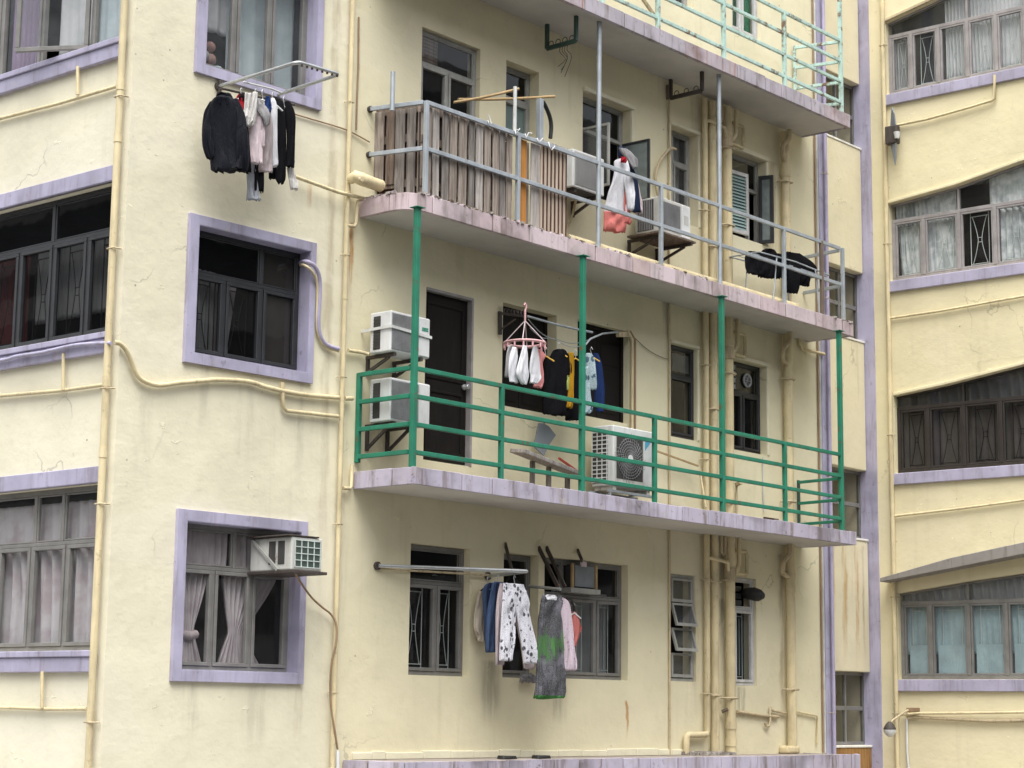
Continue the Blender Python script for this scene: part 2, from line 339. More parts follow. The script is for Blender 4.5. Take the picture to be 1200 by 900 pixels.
glass('glass_clear', .93, .05); glass('glass_dark', .80, .03, (.2, .2, .2)); glass('glass_black', .50, .02, (.15, .15, .16)); glass('glass_dusty', .90, .10, (.36, .38, .40)); glass('glass_frost', .5, .55, (.30, .36, .36))
M['glass_dirty'] = M['glass_dusty']
# ------------------------------------------------------------------ street below (out of the frame, the walls stand on it)
gm = MB(); gm.slab([(-120, -160), (180, -160), (180, 140), (-120, 140)], -.4, -.02); o = gm.build('ground', 'asphalt'); o['kind'] = 'structure'
gm = MB(); gm.slab([(2, -4.2), (34, -4.2), (34, 14), (2, 14)], -.3, .10); o = gm.build('pavement', 'pavement', bevel=.03); o['kind'] = 'structure'

TOP = 17.0
def far_block(x0, x1, y0, y1, h, face, lab):
    t = thing('opposite_building', ((x0+x1)/2, (y0+y1)/2, 0), lab, 'building'); mb = MB(); mb.slab([(x0, y0), (x1, y0), (x1, y1), (x0, y1)], 0, h); mb.build('wall', 'far_render', t)
    for k in range(int(h/3)):
        mb = MB(); z = 1.1+k*3.0
        if face == 'y': mb.slab([(x0+1, y1-.1), (x1-1, y1-.1), (x1-1, y1+.04), (x0+1, y1+.04)], z, z+1.5)
        else: mb.slab([(x1-.1, y0+1), (x1+.04, y0+1), (x1+.04, y1-1), (x1-.1, y1-1)], z, z+1.5)
        mb.build('window_band', 'frame_black', t)
far_block(-20, 95, -50, -38, 31, 'y', 'long grey block across the street, seen only as reflections in the window glass')
far_block(-60, -46, -30, 90, 34, 'x', 'grey block to the far left, seen only as reflections in the side windows')
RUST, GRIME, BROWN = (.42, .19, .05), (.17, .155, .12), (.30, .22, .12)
def st(px, py0, py1, wpx, c, a): u, z1 = B.uz(px, py0); z0 = B.uz(px, py1)[1]; return (u, wpx/75, z1, z0, c, a)
def stf(px, py0, py1, wpx, c, a): u, z1 = F.uz(px, py0); return (F.at(u, 0).x, wpx/80, z1, F.uz(px, py1)[1], c, a)
plaster('front_wall_paint', (.725, .682, .520), stains_and_shade=[stf(396, -40, 900, 7, BROWN, .42), stf(262, 98, 200, 10, GRIME, .22), stf(330, 118, 215, 14, GRIME, .22), stf(240, 428, 520, 8, GRIME, .22), stf(290, 438, 560, 12, GRIME, .25), stf(352, 448, 580, 7, GRIME, .28), stf(225, 802, 880, 9, GRIME, .25), stf(300, 803, 890, 16, GRIME, .22), stf(350, 805, 880, 6, BROWN, .4), stf(170, 460, 590, 12, GRIME, .15), stf(362, 212, 250, 4, RUST, .5)])  # tall brown band beside the drainpipe paints in its contact shade and grime
plaster('balcony_wall_paint', (.718, .662, .468), streak=.3, patch=.55, stains_and_shade=[st(412, 262, 375, 3.5, RUST, .9), st(575, 775, 858, 16, GRIME, .55), st(655, 800, 858, 14, GRIME, .4), st(735, 822, 872, 2.5, RUST, .9), st(846, 650, 880, 7, GRIME, .75), st(868, 806, 850, 9, GRIME, .7),
    st(814, 690, 860, 10, BROWN, .5), st(915, 650, 880, 6, BROWN, .6), st(958, 300, 880, 5, BROWN, .6), st(815, 110, 300, 12, BROWN, .4), st(905, 190, 340, 12, BROWN, .5), st(437, 500, 545, 14, GRIME, .35), st(780, 330, 450, 8, GRIME, .5), st(727, 390, 470, 8, BROWN, .35), st(588, 360, 400, 6, GRIME, .7)])
# ------------------------------------------------------------------ wall sheets with real openings
def sheet(mb, pl, u0, u1, z0, z1, holes, depth=.22, mi=0, step=1.6):
    us = sorted({u0, u1, *[h[0] for h in holes], *[h[1] for h in holes]}); zs = sorted({z0, z1, *[h[2] for h in holes], *[h[3] for h in holes]})
    us = [u for u in us if u0 <= u <= u1]; zs = [z for z in zs if z0 <= z <= z1]; idx = {}
    def vid(i, j):
        if (i, j) not in idx: idx[(i, j)] = mb.pts([pl.at(us[i], zs[j])])
        return idx[(i, j)]
    for i in range(len(us)-1):
        for j in range(len(zs)-1):
            um, zm = (us[i]+us[i+1])/2, (zs[j]+zs[j+1])/2
            if any(h[0] < um < h[1] and h[2] < zm < h[3] for h in holes): continue
            mb.face((vid(i, j), vid(i+1, j), vid(i+1, j+1), vid(i, j+1)), mi)
    for a, b_, c, d in holes:
        mb.quad(pl.at(a, c), pl.at(a, d), pl.at(a, d, -depth), pl.at(a, c, -depth), mi)
        mb.quad(pl.at(b_, c), pl.at(b_, c, -depth), pl.at(b_, d, -depth), pl.at(b_, d), mi)
        mb.quad(pl.at(a, c), pl.at(a, c, -depth), pl.at(b_, c, -depth), pl.at(b_, c), mi)
        mb.quad(pl.at(a, d), pl.at(b_, d), pl.at(b_, d, -depth), pl.at(a, d, -depth), mi)
def hole(pl, tl, br, dd=0.0):
    a, d = pl.uz(*tl, dd); c, e = pl.uz(*br, dd); return (a, c, e, d)

def curtain(bld, win, pl, u0, u1, z0, z1, d, mat, folds=9, amp=.028, gather=None, skew=0.0, hem=0.0):
    mb = MB(); nu, nz = max(24, folds*6), 14; ph = random.random()*6; rows = []; ks = [random.uniform(.7, 1.4) for _ in range(3)]
    for j in range(nz+1):
        t = j/nz; row = []
        g = gather(t) if gather else (0.0, 1.0)
        for i in range(nu+1):
            s_ = i/nu; u = u0+(u1-u0)*(g[0]+(g[1]-g[0])*s_)+skew*t*(u1-u0)
            a = amp*(.55+.45*math.sin(3.1*s_*ks[0]+ph))*(1-.25*t)
            dd = d+a*math.sin(2*math.pi*folds*s_+ph+.8*math.sin(2.3*t*ks[1]+s_*4))+.3*a*math.sin(4.6*math.pi*folds*s_*ks[2]+ph)
            row.append(pl.at(u, z1+(z0-z1)*t+(hem*math.sin(s_*9+ph) if j == nz else 0), dd))
        rows.append(mb.pts(row))
    for j in range(nz):
        for i in range(nu): mb.face((rows[j]+i, rows[j+1]+i, rows[j+1]+i+1, rows[j]+i+1), 0, True)
    o = mb.build('curtain', mat, win); sol = o.modifiers.new('thick', 'SOLIDIFY'); sol.thickness = .004; return o
def grille(win, pl, cells, d, mat, style='hour', r=.006):
    mb = MB()
    for (a, b_, c, e) in cells:
        w, h = b_-a, e-c; x0, x1 = a+w*.22, b_-w*.22
        for x in (x0, x1): mb.tube([pl.at(x, c, d), pl.at(x, e, d)], r, 6)
        for z in (c+h*.08, e-h*.08): mb.tube([pl.at(x0, z, d), pl.at(x1, z, d)], r, 6)
        if style == 'hour':
            m_, q = (x0+x1)/2, (x1-x0)
            for sgn in (-1, 1):
                pp = [(m_+sgn*q*(.10+.30*abs(t)**1.4), c+h*(.5+.42*t)) for t in [k/6-1 for k in range(13)]]
                mb.tube([pl.at(x, z, d) for x, z in pp], r*.8, 6)
            for z in (.46, .54): mb.tube([pl.at(m_-q*.12, c+h*z, d), pl.at(m_+q*.12, c+h*z, d)], r*.8, 6)
        elif style == 'bars':
            for x in (.38, .62): mb.tube([pl.at(a+w*x, c+h*.1, d), pl.at(a+w*x, e-h*.1, d)], r*.8, 6)
    return mb.build('grille', mat, win)
def window(bld, pl, hl, rec, mat, gl, t=None, upper=(), lower=(), fw=.045, sash=.036, label=None, openc=(), gr=None, grs='hour', noglass=(), midrail=None):
    a, b_, c, e = hl; mb = MB(); d0, d1 = -rec-.055, -rec; g = .0015
    a, b_, c, e = a+g, b_-g, c+g, e-g
    mb.box(pl, a, b_, e-fw, e, d0, d1); mb.box(pl, a, b_, c, c+fw, d0, d1); mb.box(pl, a, a+fw, c+fw, e-fw, d0, d1); mb.box(pl, b_-fw, b_, c+fw, e-fw, d0, d1)
    W_, H_ = b_-a, e-c; zt = c+H_*t if t else e-fw; cu, cl = [], []
    hw = fw*.42
    if t:
        mb.box(pl, a+fw, b_-fw, zt-hw, zt+hw, d0, d1)
        xs = [a+fw]+[a+W_*x for x in upper]+[b_-fw]
        for x in xs[1:-1]: mb.box(pl, x-hw, x+hw, zt+hw, e-fw, d0, d1)
        for i in range(len(xs)-1): cu.append((xs[i]+(hw if i else 0), xs[i+1]-(hw if i < len(xs)-2 else 0), zt+hw, e-fw))
    top = zt-hw if t else e-fw; xs = [a+fw]+[a+W_*x for x in lower]+[b_-fw]
    for x in xs[1:-1]: mb.box(pl, x-hw, x+hw, c+fw, top, d0, d1)
    for i in range(len(xs)-1): cl.append((xs[i]+(hw if i else 0), xs[i+1]-(hw if i < len(xs)-2 else 0), c+fw, top))
    def ring(q, w, da, db):
        x0, x1, z0, z1 = q; k = .002; x0 += k; x1 -= k; z0 += k; z1 -= k
        mb.box(pl, x0, x1, z1-w, z1, da, db); mb.box(pl, x0, x1, z0, z0+w, da, db); mb.box(pl, x0, x0+w, z0+w, z1-w, da, db); mb.box(pl, x1-w, x1, z0+w, z1-w, da, db)
    if sash:
        for i, q in enumerate(cl):
            if i not in openc: ring(q, sash, -rec-.04, -rec+.013)
        for q in cu: ring(q, sash*.5, -rec-.04, -rec-.008)
    if midrail:
        for i, q in enumerate(cl):
            z = q[2]+(q[3]-q[2])*midrail; mb.box(pl, q[0]+.003, q[1]-.003, z-.03, z+.03, -rec-.045, -rec-.004)
    w = mb.build('window', mat, bld, bevel=.004, seg=1)
    if label: w['label'] = label
    pb = MB()
    for i, q in enumerate(cl):
        if i not in openc and ('l', i) not in noglass: pb.quad(pl.at(q[0], q[2], -rec-.022), pl.at(q[1], q[2], -rec-.022), pl.at(q[1], q[3], -rec-.022), pl.at(q[0], q[3], -rec-.022))
    for i, q in enumerate(cu):
        if ('u', i) not in noglass: pb.quad(pl.at(q[0], q[2], -rec-.022), pl.at(q[1], q[2], -rec-.022), pl.at(q[1], q[3], -rec-.022), pl.at(q[0], q[3], -rec-.022))
    if openc and len(pb.f) > 1:
        for f_ in pb.f: q_ = MB(); q_.quad(*[pb.v[k] for k in f_]); q_.build('pane', gl, w)
    elif pb.f: pb.build('pane', gl, w)
    if gr: grille(w, pl, [q for i, q in enumerate(cl)], -rec-.10, gr, grs)
    return w, cl, cu
def surround(win, pl, inner, fl, fr, ft, fb, d=.04, mat='lilac', back=-.14):
    a, b_, c, e = inner; mb = MB()
    mb.box(pl, a-fl, a, c-fb, e+ft, -.02, d); mb.box(pl, b_, b_+fr, c-fb, e+ft, -.02, d)
    mb.box(pl, a, b_, e, e+ft, -.02, d-.002); mb.box(pl, a, b_, c-fb, c, -.02, d-.002)
    # painted reveals inside the opening
    k = .006
    mb.box(pl, a, a+k, c+k, e-k, back, d-.004); mb.box(pl, b_-k, b_, c+k, e-k, back, d-.004); mb.box(pl, a, b_, e-k, e, back, d-.004); mb.box(pl, a, b_, c, c+k, back, d-.004)
    return mb.build('surround', mat, win, bevel=.006, seg=2)

# ------------------------------------------------------------------ the old apartment building
bld = thing('apartment_building', (JX, 1.0, 0), 'pale yellow rendered apartment block with lilac window trim and three stacked open balconies', 'building')
XP0 = B.uz(963.2, 450, .04)[0]; XP1 = B.uz(973.4, 450, .04)[0]; UC = F.uz(138.35, 450)[0]
# openings on the front face left of the balconies
f1 = hole(F, (242.3, 50), (370.5, 116.5), .04); f1 = (f1[0], f1[1], f1[2], f1[2]+1.42)
f2 = hole(F, (234.2, 263), (361.0, 437), .04); f3 = hole(F, (220, 610), (349.5, 789), .04)
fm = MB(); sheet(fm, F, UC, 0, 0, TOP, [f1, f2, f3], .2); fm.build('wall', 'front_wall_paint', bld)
# side face with its long ribbon windows
UL = -4.2
def band(y_top, y_bot, xr=139, xl=-160):
    a = L.uz(xl, 400)[0]; c = L.uz(xr-3, (y_top[1]+y_bot[1])/2)[0]
    return (a, c, L.uz(*y_bot)[1], L.uz(*y_top)[1])
l2 = band((66, 229.5), (66, 400.5)); l3 = band((60, 571.5), (60, 762.8), 128); l1 = band((60, -80), (60, 72), 145); h_ = l3[3]-l3[2]; l1 = (l1[0], l1[1], l1[2], l1[2]+h_)
UR = L.uz(134.5, 315)[0]; l1, l2, l3 = [(q[0], UR, q[2], q[3]) for q in (l1, l2, l3)]
sm = MB(); sheet(sm, L, UL, 0, 0, TOP, [l1, l2, l3], .2); sm.build('wall', 'wall_paint_side', bld)
# balcony wall
a1 = hole(B, (495.0, 31), (561.5, 160)); a2 = hole(B, (593.5, 70), (631, 168)); a3 = hole(B, (683, 107), (738.5, 207)); A3Z = (Plane((0, -.42, 0), (1, 0, 0), (0, -1, 0)).uz(757, 229)[1], Plane((0, -.42, 0), (1, 0, 0), (0, -1, 0)).uz(757, 158)[1]); a3 = (a3[0], a3[1], A3Z[0]-.05, a3[3]); a4 = hole(B, (786.5, 146), (818.5, 267)); a5 = hole(B, (857.8, 174), (898, 288))
dr = hole(B, (499.8, 336), (552.0, 547)); o2 = hole(B, (589.5, 354), (651.5, 487)); o3 = hole(B, (677, 374), (736.5, 497)); w4 = hole(B, (786, 402), (817, 517)); w5 = hole(B, (858.2, 420), (898.7, 534))
x1 = hole(B, (481.5, 636), (549, 793)); x2 = hole(B, (590.5, 647), (630, 795)); x3 = hole(B, (638.3, 652), (735.8, 797.5)); lv = hole(B, (785.8, 672), (815.5, 799)); x5 = hole(B, (861, 676), (887, 804))
t4 = hole(B, (770, -110), (812.5, 13)); t5 = hole(B, (857, -90), (892, 50))
HB = [a1, a2, a3, a4, a5, dr, o2, o3, w4, w5, x1, x2, x3, lv, x5, t4, t5]
bm_ = MB(); sheet(bm_, B, 0+JX, XP1, 0, TOP, HB, .2)
bm_.quad((XP1, 0, 0), (XP1, .9, 0), (XP1, .9, TOP), (XP1, 0, TOP)); bm_.build('wall', 'balcony_wall_paint', bld)
# lilac pilaster at the end of the balcony wall
pm = MB(); pm.box(B, XP0, XP1, 0, TOP, -.02, .04); pm.build('pilaster', 'lilac', bld, bevel=.008)
# roof, back walls, floors and partitions that keep the rooms dark
lb = L.at(UL, 0)
rm = MB(); rm.slab([(lb.x, lb.y), (fc.x, fc.y), (JX, 0), (XP1, 0), (XP1, 5), (lb.x+2.2, 5.6)], TOP, TOP+.3); rm.build('roof', 'roof_felt', bld)
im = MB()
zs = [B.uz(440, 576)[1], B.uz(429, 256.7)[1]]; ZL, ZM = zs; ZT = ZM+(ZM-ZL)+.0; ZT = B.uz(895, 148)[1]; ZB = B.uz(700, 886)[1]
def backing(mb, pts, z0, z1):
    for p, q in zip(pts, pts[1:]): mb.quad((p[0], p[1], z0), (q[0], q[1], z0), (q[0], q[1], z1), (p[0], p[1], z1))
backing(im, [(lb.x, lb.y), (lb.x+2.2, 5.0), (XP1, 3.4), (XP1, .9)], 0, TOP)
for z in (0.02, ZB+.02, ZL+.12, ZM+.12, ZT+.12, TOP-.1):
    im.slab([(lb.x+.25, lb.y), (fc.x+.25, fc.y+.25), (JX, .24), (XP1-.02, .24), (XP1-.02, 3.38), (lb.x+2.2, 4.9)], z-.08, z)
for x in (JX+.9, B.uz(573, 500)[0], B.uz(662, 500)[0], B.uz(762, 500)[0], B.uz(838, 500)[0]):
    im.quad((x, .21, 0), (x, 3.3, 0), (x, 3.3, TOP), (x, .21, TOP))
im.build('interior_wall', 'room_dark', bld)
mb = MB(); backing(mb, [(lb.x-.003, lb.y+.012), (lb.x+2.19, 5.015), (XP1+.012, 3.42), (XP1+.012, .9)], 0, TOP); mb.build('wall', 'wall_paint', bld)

# balcony slabs: edge of lilac painted tiles round a plain concrete slab
XS0 = B.uz(414, 572)[0]; XS1 = B.uz(931.5, 400)[0]+.0
def corner_y(px, py): # projection of the slab, from where its corner stands
    d = ray(px, py); t = (XS0-CAM.x)/d.x; return (CAM+d*t)
YB = -.80
YS = {'low': corner_y(484, 566.7), 'mid': corner_y(480, 241.3)}
def slab(zb, zt, y, mats, rad, x0, x1, label, tile=(.30, .85), wts=(5, 3, 2)):
    poly = [(x0, -.002)]
    if rad:
        for k in range(7): a = math.pi*(1+k/12); poly.append((x0+rad+rad*math.cos(a), y+rad+rad*math.sin(a)))
    else: poly.append((x0, y))
    poly += [(x1, y), (x1-.02, -.002)]
    mb = MB(); mb.slab(poly, zb, zt-.02, 0, 1)
    o = mb.build('balcony_slab', ['soffit', 'conduit_dark'], bld); o['label'] = label
    top = MB(); ins = [(p[0]+.012 if i == 0 else p[0], p[1]) for i, p in enumerate(poly)]; top.slab(ins, zt-.0195, zt-.004); top.build('screed', 'screed', o)
    em = MB(); pts = poly+[]; L_ = []
    for p, q in zip(pts, pts[1:]):
        n = max(1, int(((Vector(q)-Vector(p)).length)/.02)); L_ += [Vector(p).lerp(Vector(q), i/n) for i in range(n)]
    L_.append(Vector(pts[-1])); i = 0
    while i < len(L_)-1:
        ln = random.uniform(*tile); j = i; acc = 0
        while j < len(L_)-1 and acc < ln: acc += (L_[j+1]-L_[j]).length; j += 1
        seg = [L_[i]]+([L_[k] for k in range(i+1, j) if (L_[k]-L_[k-1]).normalized().dot((L_[min(k+1, len(L_)-1)]-L_[k]).normalized()) < .9995])+[L_[j]]
        mi = random.choices(range(len(mats)), wts[:len(mats)])[0]; e = .006+random.uniform(0, .006); hb = random.uniform(-.004, .004)
        for p, q in zip(seg, seg[1:]):
            tn = (q-p).normalized(); nn = Vector((tn.y, -tn.x)); s0 = tn*random.choice((.004, .007, .010))
            if nn.y > 0.5: nn = -nn
            if p is seg[0]: p = p+s0
            if q is seg[-1]: q = q-s0
            jag = random.uniform(-.008, .006)
            em.hexa([(p.x+nn.x*e, p.y+nn.y*e, zb-.006), (q.x+nn.x*e, q.y+nn.y*e, zb-.006), (q.x+nn.x*e, q.y+nn.y*e, zt+hb+jag), (p.x+nn.x*e, p.y+nn.y*e, zt+hb),
                     (p.x-nn.x*.05, p.y-nn.y*.05, zb-.0035), (q.x-nn.x*.05, q.y-nn.y*.05, zb-.0035), (q.x-nn.x*.05, q.y-nn.y*.05, zt+hb+jag), (p.x-nn.x*.05, p.y-nn.y*.05, zt+hb)], mi)
        i = j
    em.build('edge_band', mats, o, bevel=.004, seg=1)
    # a groove that drips at the outer lip of the soffit
    return o
yl, ym = YS['low'].y, YS['mid'].y
zl1 = B_l = corner_y(484, 546.5).z; zm1 = corner_y(480, 222.5).z
fpl = Plane((0, yl, 0), (1, 0, 0), (0, -1, 0))
XR_low = fpl.uz(1003.5, 640)[0]; XR_mid = Plane((0, ym, 0), (1, 0, 0), (0, -1, 0)).uz(999.5, 388)[0]
slab(ZL, zl1, yl, ['lilac_edge', 'lilac_edge_pale', 'lilac_edge_dirty'], 0.03, XS0, XR_low, 'thin balcony slab with a lilac tiled edge')
slab(ZM, zm1, ym, ['pink_edge', 'pink_edge_pale', 'pink_edge_rust'], .26, B.uz(421, 252.7)[0], XR_mid, 'balcony slab with a crumbling pink edge', wts=(6, 4, 1))
yt = ym-.05; tpl = Plane((0, yt, 0), (1, 0, 0), (0, -1, 0)); zt0 = tpl.uz(860, 89)[1]; zt1 = tpl.uz(860, 73.5)[1]; XR_top = tpl.uz(996, 145)[0]
slab(zt0, zt1, yt, ['grey_edge', 'grey_edge_rust', 'lilac_edge', 'grey_edge_dark'], .2, B.uz(421, 252.7)[0], XR_top, 'balcony slab with a grey rust-streaked edge', wts=(4, 4, 2, 1))
slab(ZB-.24, ZB, yl+.02, ['lilac_edge', 'lilac_edge_pale', 'lilac_edge_dirty'], 0.03, XS0-.05, XR_low+.02, 'first floor ledge with a lilac brick edge', tile=(.15, .55), wts=(3, 3, 3))
# crumbled render along the edge of the middle slab
cm = MB()
for k in range(230):
    q = random.random()
    if q < .28: x, y = B.uz(421, 252.7)[0]+random.uniform(0, .06), -random.uniform(.05, abs(ym)-.22)
    elif q < .8: x, y = B.uz(421, 252.7)[0]+.2+random.random()**1.5*5.2, ym+random.uniform(-.008, .05)
    else: x, y = random.uniform(XR_mid-.5, XR_mid-.02), ym+random.uniform(-.008, .06)
    r = random.uniform(.008, .026); z = zm1+r*.3
    v = [Vector((x, y, z))+Vector((sx*r*random.uniform(.6, 1.3), sy*r*random.uniform(.6, 1.3), sz*r*random.uniform(.3, .8))) for sx, sy, sz in ((-1, -1, -1), (1, -1, -1), (1, -1, 1), (-1, -1, 1), (-1, 1, -1), (1, 1, -1), (1, 1, 1), (-1, 1, 1))]
    cm.hexa(v, random.choice((0, 0, 1, 2)))
o = cm.build('crumbled_render', ['rubble', 'pink_edge_pale', 'conduit_dark'], None); o['kind'] = 'stuff'; o['label'] = 'crumbled render lying along the pink balcony edge'; o['category'] = 'rubble'

# ---- windows on the left front face
def ut(pl, hl, px, y): return (pl.uz(px, y, -.13)[0]-hl[0])/(hl[1]-hl[0])
w, cl, cu = window(bld, F, f1, .13, 'frame_grey', 'glass_dusty', None, (), (.335, .655), label='top window with pale sheets behind its glass')
surround(w, F, f1, f1[0]-F.uz(231, 50, .04)[0], F.uz(379, 60, .04)[0]-f1[1], .15, f1[2]-F.uz(376.7, 129.5, .04)[1])
curtain(bld, w, F, f1[0]+.5, f1[1]-.05, f1[2]+.02, f1[3], -.30, 'plastic_sheet', 5, .02)
curtain(bld, w, F, f1[0], f1[0]+.62, f1[2]+.52, f1[3], -.34, 'curtain_white', 4, .03)
pb = MB()                                       # stuffed toys and boxes on the inner sill
for (fu_, fz, r, mi) in ((.14, .22, .07, 1), (.20, .33, .06, 0), (.205, .20, .065, 0), (.10, .10, .09, 2), (.27, .08, .08, 2), (.17, .08, .06, 3)):
    c = F.at(f1[0]+(f1[1]-f1[0])*fu_, f1[2]+fz, -.28); rows = []
    for i in range(7):
        th = math.pi*i/6; rows.append(pb.pts([c+Vector((math.cos(a)*math.sin(th), math.sin(a)*math.sin(th), math.cos(th)))*r for a in [2*math.pi*k/10 for k in range(10)]]))
    for i in range(6):
        for k in range(10): j = (k+1) % 10; pb.face((rows[i]+k, rows[i]+j, rows[i+1]+j, rows[i+1]+k), mi, True)
pb.build('shelf_toys', ['plush_pink', 'curtain_grey', 'blue_pale', 'coral'], w)
w, cl, cu = window(bld, F, f2, .13, 'frame_black', 'glass_black', .655, (.645,), (.325, .655), gr='grille_iron', label='dark window with a boarded upper right pane')
surround(w, F, f2, f2[0]-F.uz(222.8, 263, .04)[0], F.uz(367.2, 436, .04)[0]-f2[1], F.uz(234, 251.3, .04)[1]-f2[3], f2[2]-F.uz(361, 448.8, .04)[1])
pb = MB(); q = cl[2]; pb.box(F, q[0]+.03, q[1]-.03, q[2]+.03, q[3]-.03, -.17, -.1635); q = cu[1]; pb.box(F, q[0]+.005, q[1]-.005, q[2]+.005, q[3]-.005, -.18, -.1635); pb.build('board', 'board_brown', w); curtain(bld, w, F, cl[0][0], cl[0][1], f2[2], cl[0][3]+.1, -.27, 'curtain_grey', 6, .03)
curtain(bld, w, F, cl[1][0], cl[1][1]-.18, f2[2], cl[1][3], -.30, 'curtain_mauve', 4, .03, gather=lambda t: (0, 1-.45*t))
w, cl, cu = window(bld, F, f3, .13, 'frame_grey', 'glass_clear', .70, (.5,), (.325, .655), label='grey window with tied back curtains')
surround(w, F, f3, f3[0]-F.uz(208.8, 610, .04)[0], F.uz(356.3, 788, .04)[0]-f3[1], F.uz(220, 596.7, .04)[1]-f3[3], f3[2]-F.uz(349.5, 801.8, .04)[1])
tie = lambda a0, a1, m, n=.62: (lambda t: ((a0+(m-.10-a0)*min(1, t/n)**1.2, a1+(m+.10-a1)*min(1, t/n)**1.2) if t < n else (m-.10-(t-n)*.5, m+.10+(t-n)*.9)))
curtain(bld, w, F, cl[0][0]-.02, cl[0][1]+.02, f3[2]+.03, cl[0][3], -.215, 'curtain_mauve', 7, .045, gather=tie(0, 1.0, .50))
curtain(bld, w, F, cl[1][0]+.12, cl[2][1], f3[2]+.03, cl[0][3], -.23, 'curtain_mauve', 8, .05, gather=tie(0.05, .95, .30))
curtain(bld, w, F, cu[0][0], cu[0][1], cu[0][2]-.02, cu[0][3], -.22, 'curtain_mauve', 9, .03)
curtain(bld, w, F, cu[1][0], cu[1][0]+.35, cu[0][2]-.02, cu[0][3], -.22, 'curtain_mauve', 5, .03)
mb = MB(); z = f3[2]+.33; mb.tube([F.at(cl[0][0]+.1, z+.02, -.225), F.at((cl[0][0]+cl[0][1])/2, z, -.195), F.at(cl[0][1]-.1, z+.02, -.225)], .045, 8); mb.build('tieback', 'taupe', w)
# ---- ribbon windows on the side face
def ribbon(hl, t, up, lo, mat, gl, label, head=True, **kw):
    w, cl, cu = window(bld, L, hl, .10, mat, gl, t, up, lo, label=label, **kw)
    a, b_, c, e = hl; mb = MB()
    if head: mb.box(L, a, b_, e, e+.155, -.03, .035)
    mb.box(L, a, b_, c-.06, c-.002, -.10, .075); mb.box(L, a, b_, c-.20, c-.0605, -.02, .055)
    mb.build('surround', 'lilac', w, bevel=.008); return w, cl, cu
def fr(hl, px, y): return (L.uz(px, y, -.10)[0]-hl[0])/(hl[1]-hl[0])
def splits(hl, xs, y): return tuple(sorted(fr(hl, x, y) for x in xs))
w, cl, cu = ribbon(l1, None, (), splits(l1, (-95, -48, 1, 49, 107), 60), 'frame_grey', 'glass_dusty', 'side window with one casement pushed open', openc=(4,))
curtain(bld, w, L, cl[3][0]+.05, cl[3][1]-.15, l1[2], l1[3], -.22, 'curtain_purple', 6, .04); curtain(bld, w, L, cl[5][0]-.02, cl[5][1], l1[2], l1[3], -.17, 'plastic_sheet', 4, .02)
q = cl[4]; hp = turned(L.at(q[1], 0, -.08), -30, L); wd = (q[1]-q[0]); cs = MB()                      # the open sash, hung on its right side
for u0, u1, z0, z1 in ((-wd, 0, q[2], q[2]+.045), (-wd, 0, q[3]-.045, q[3]), (-wd, -wd+.045, q[2]+.045, q[3]-.045), (-.045, 0, q[2]+.045, q[3]-.045)): cs.box(hp, u0, u1, z0, z1, -.02, .02)
so = cs.build('sash', 'frame_grey', w, bevel=.004, seg=1); g_ = MB(); g_.quad(hp.at(-wd+.04, q[2]+.04, 0), hp.at(-.04, q[2]+.04, 0), hp.at(-.04, q[3]-.04, 0), hp.at(-wd+.04, q[3]-.04, 0)); g_.build('pane', 'glass_dusty', w)
curtain(bld, w, L, q[0]+.05, q[1]-.05, l1[2]+.15, l1[3], -.26, 'curtain_white', 5, .03)
w, cl, cu = ribbon(l2, .70, splits(l2, (-66, 62), 280), splits(l2, (-98, -58, -18, 22, 61, 101), 340), 'frame_black', 'glass_black', 'black framed side window with iron grilles', gr='grille_iron')
curtain(bld, w, L, cl[3][0]-.2, cl[3][1], l2[2], cl[3][3]+.1, -.26, 'curtain_red', 6, .03); curtain(bld, w, L, cl[4][0], cl[6][1], l2[2]+.3, cl[3][3]+.1, -.3, 'curtain_grey', 18, .03)
w, cl, cu = ribbon(l3, .66, splits(l3, (-82, 42, 74), 600), splits(l3, (-85, -45, -4, 35, 76), 700), 'frame_grey', 'glass_clear', 'grey side window with flowered net curtains')
curtain(bld, w, L, l3[0], l3[1], l3[2]+.02, cl[0][3]+.02, -.225, 'curtain_pink', 26, .075); curtain(bld, w, L, l3[0], l3[1], cl[0][3], l3[3]-.12, -.21, 'curtain_pink', 30, .065)

# ---- balcony wall: top and middle storeys
w, cl, cu = window(bld, B, t4, .10, 'frame_alu', 'glass_dusty', None, (), (.5,)); curtain(bld, w, B, *t4, -.3, 'curtain_grey', 6)
w, cl, cu = window(bld, B, t5, .06, 'frame_white', 'glass_clear', None, (), (.42,), fw=.05, label='white window with green curtains'); curtain(bld, w, B, *t5, -.17, 'curtain_green', 8, .03)
w, cl, cu = window(bld, B, a1, .06, 'frame_alu', 'glass_dark', .62, (), (.5,), label='weathered window with a slatted vent in its upper corner', sash=.03)
mb = MB(); q = cu[0]
for k in range(7): z = q[2]+.03+k*(q[3]-q[2]-.04)/7; mb.box(B, q[0]+.01, q[0]+.30, z, z+.035, -.12, -.085)
mb.build('vent_slat', 'plank_brown', w)
w, cl, cu = window(bld, B, a2, .14, 'frame_alu', 'glass_dark', .55, (), (), label='narrow window with a frosted lower pane')
mb = MB(); q = cl[0]; mb.box(B, q[0]+.03, q[1]-.03, q[2]+.05, q[3]-.03, -.19, -.168); mb.build('frosted_panel', 'frosted', w)
w, cl, cu = window(bld, B, a3, .12, 'frame_alu', 'glass_dark', (A3Z[1]+.03-a3[2])/(a3[3]-a3[2]), (.5,), (), openc=(0,), label='window with both casements swung open', sash=.03)
q = cl[0]
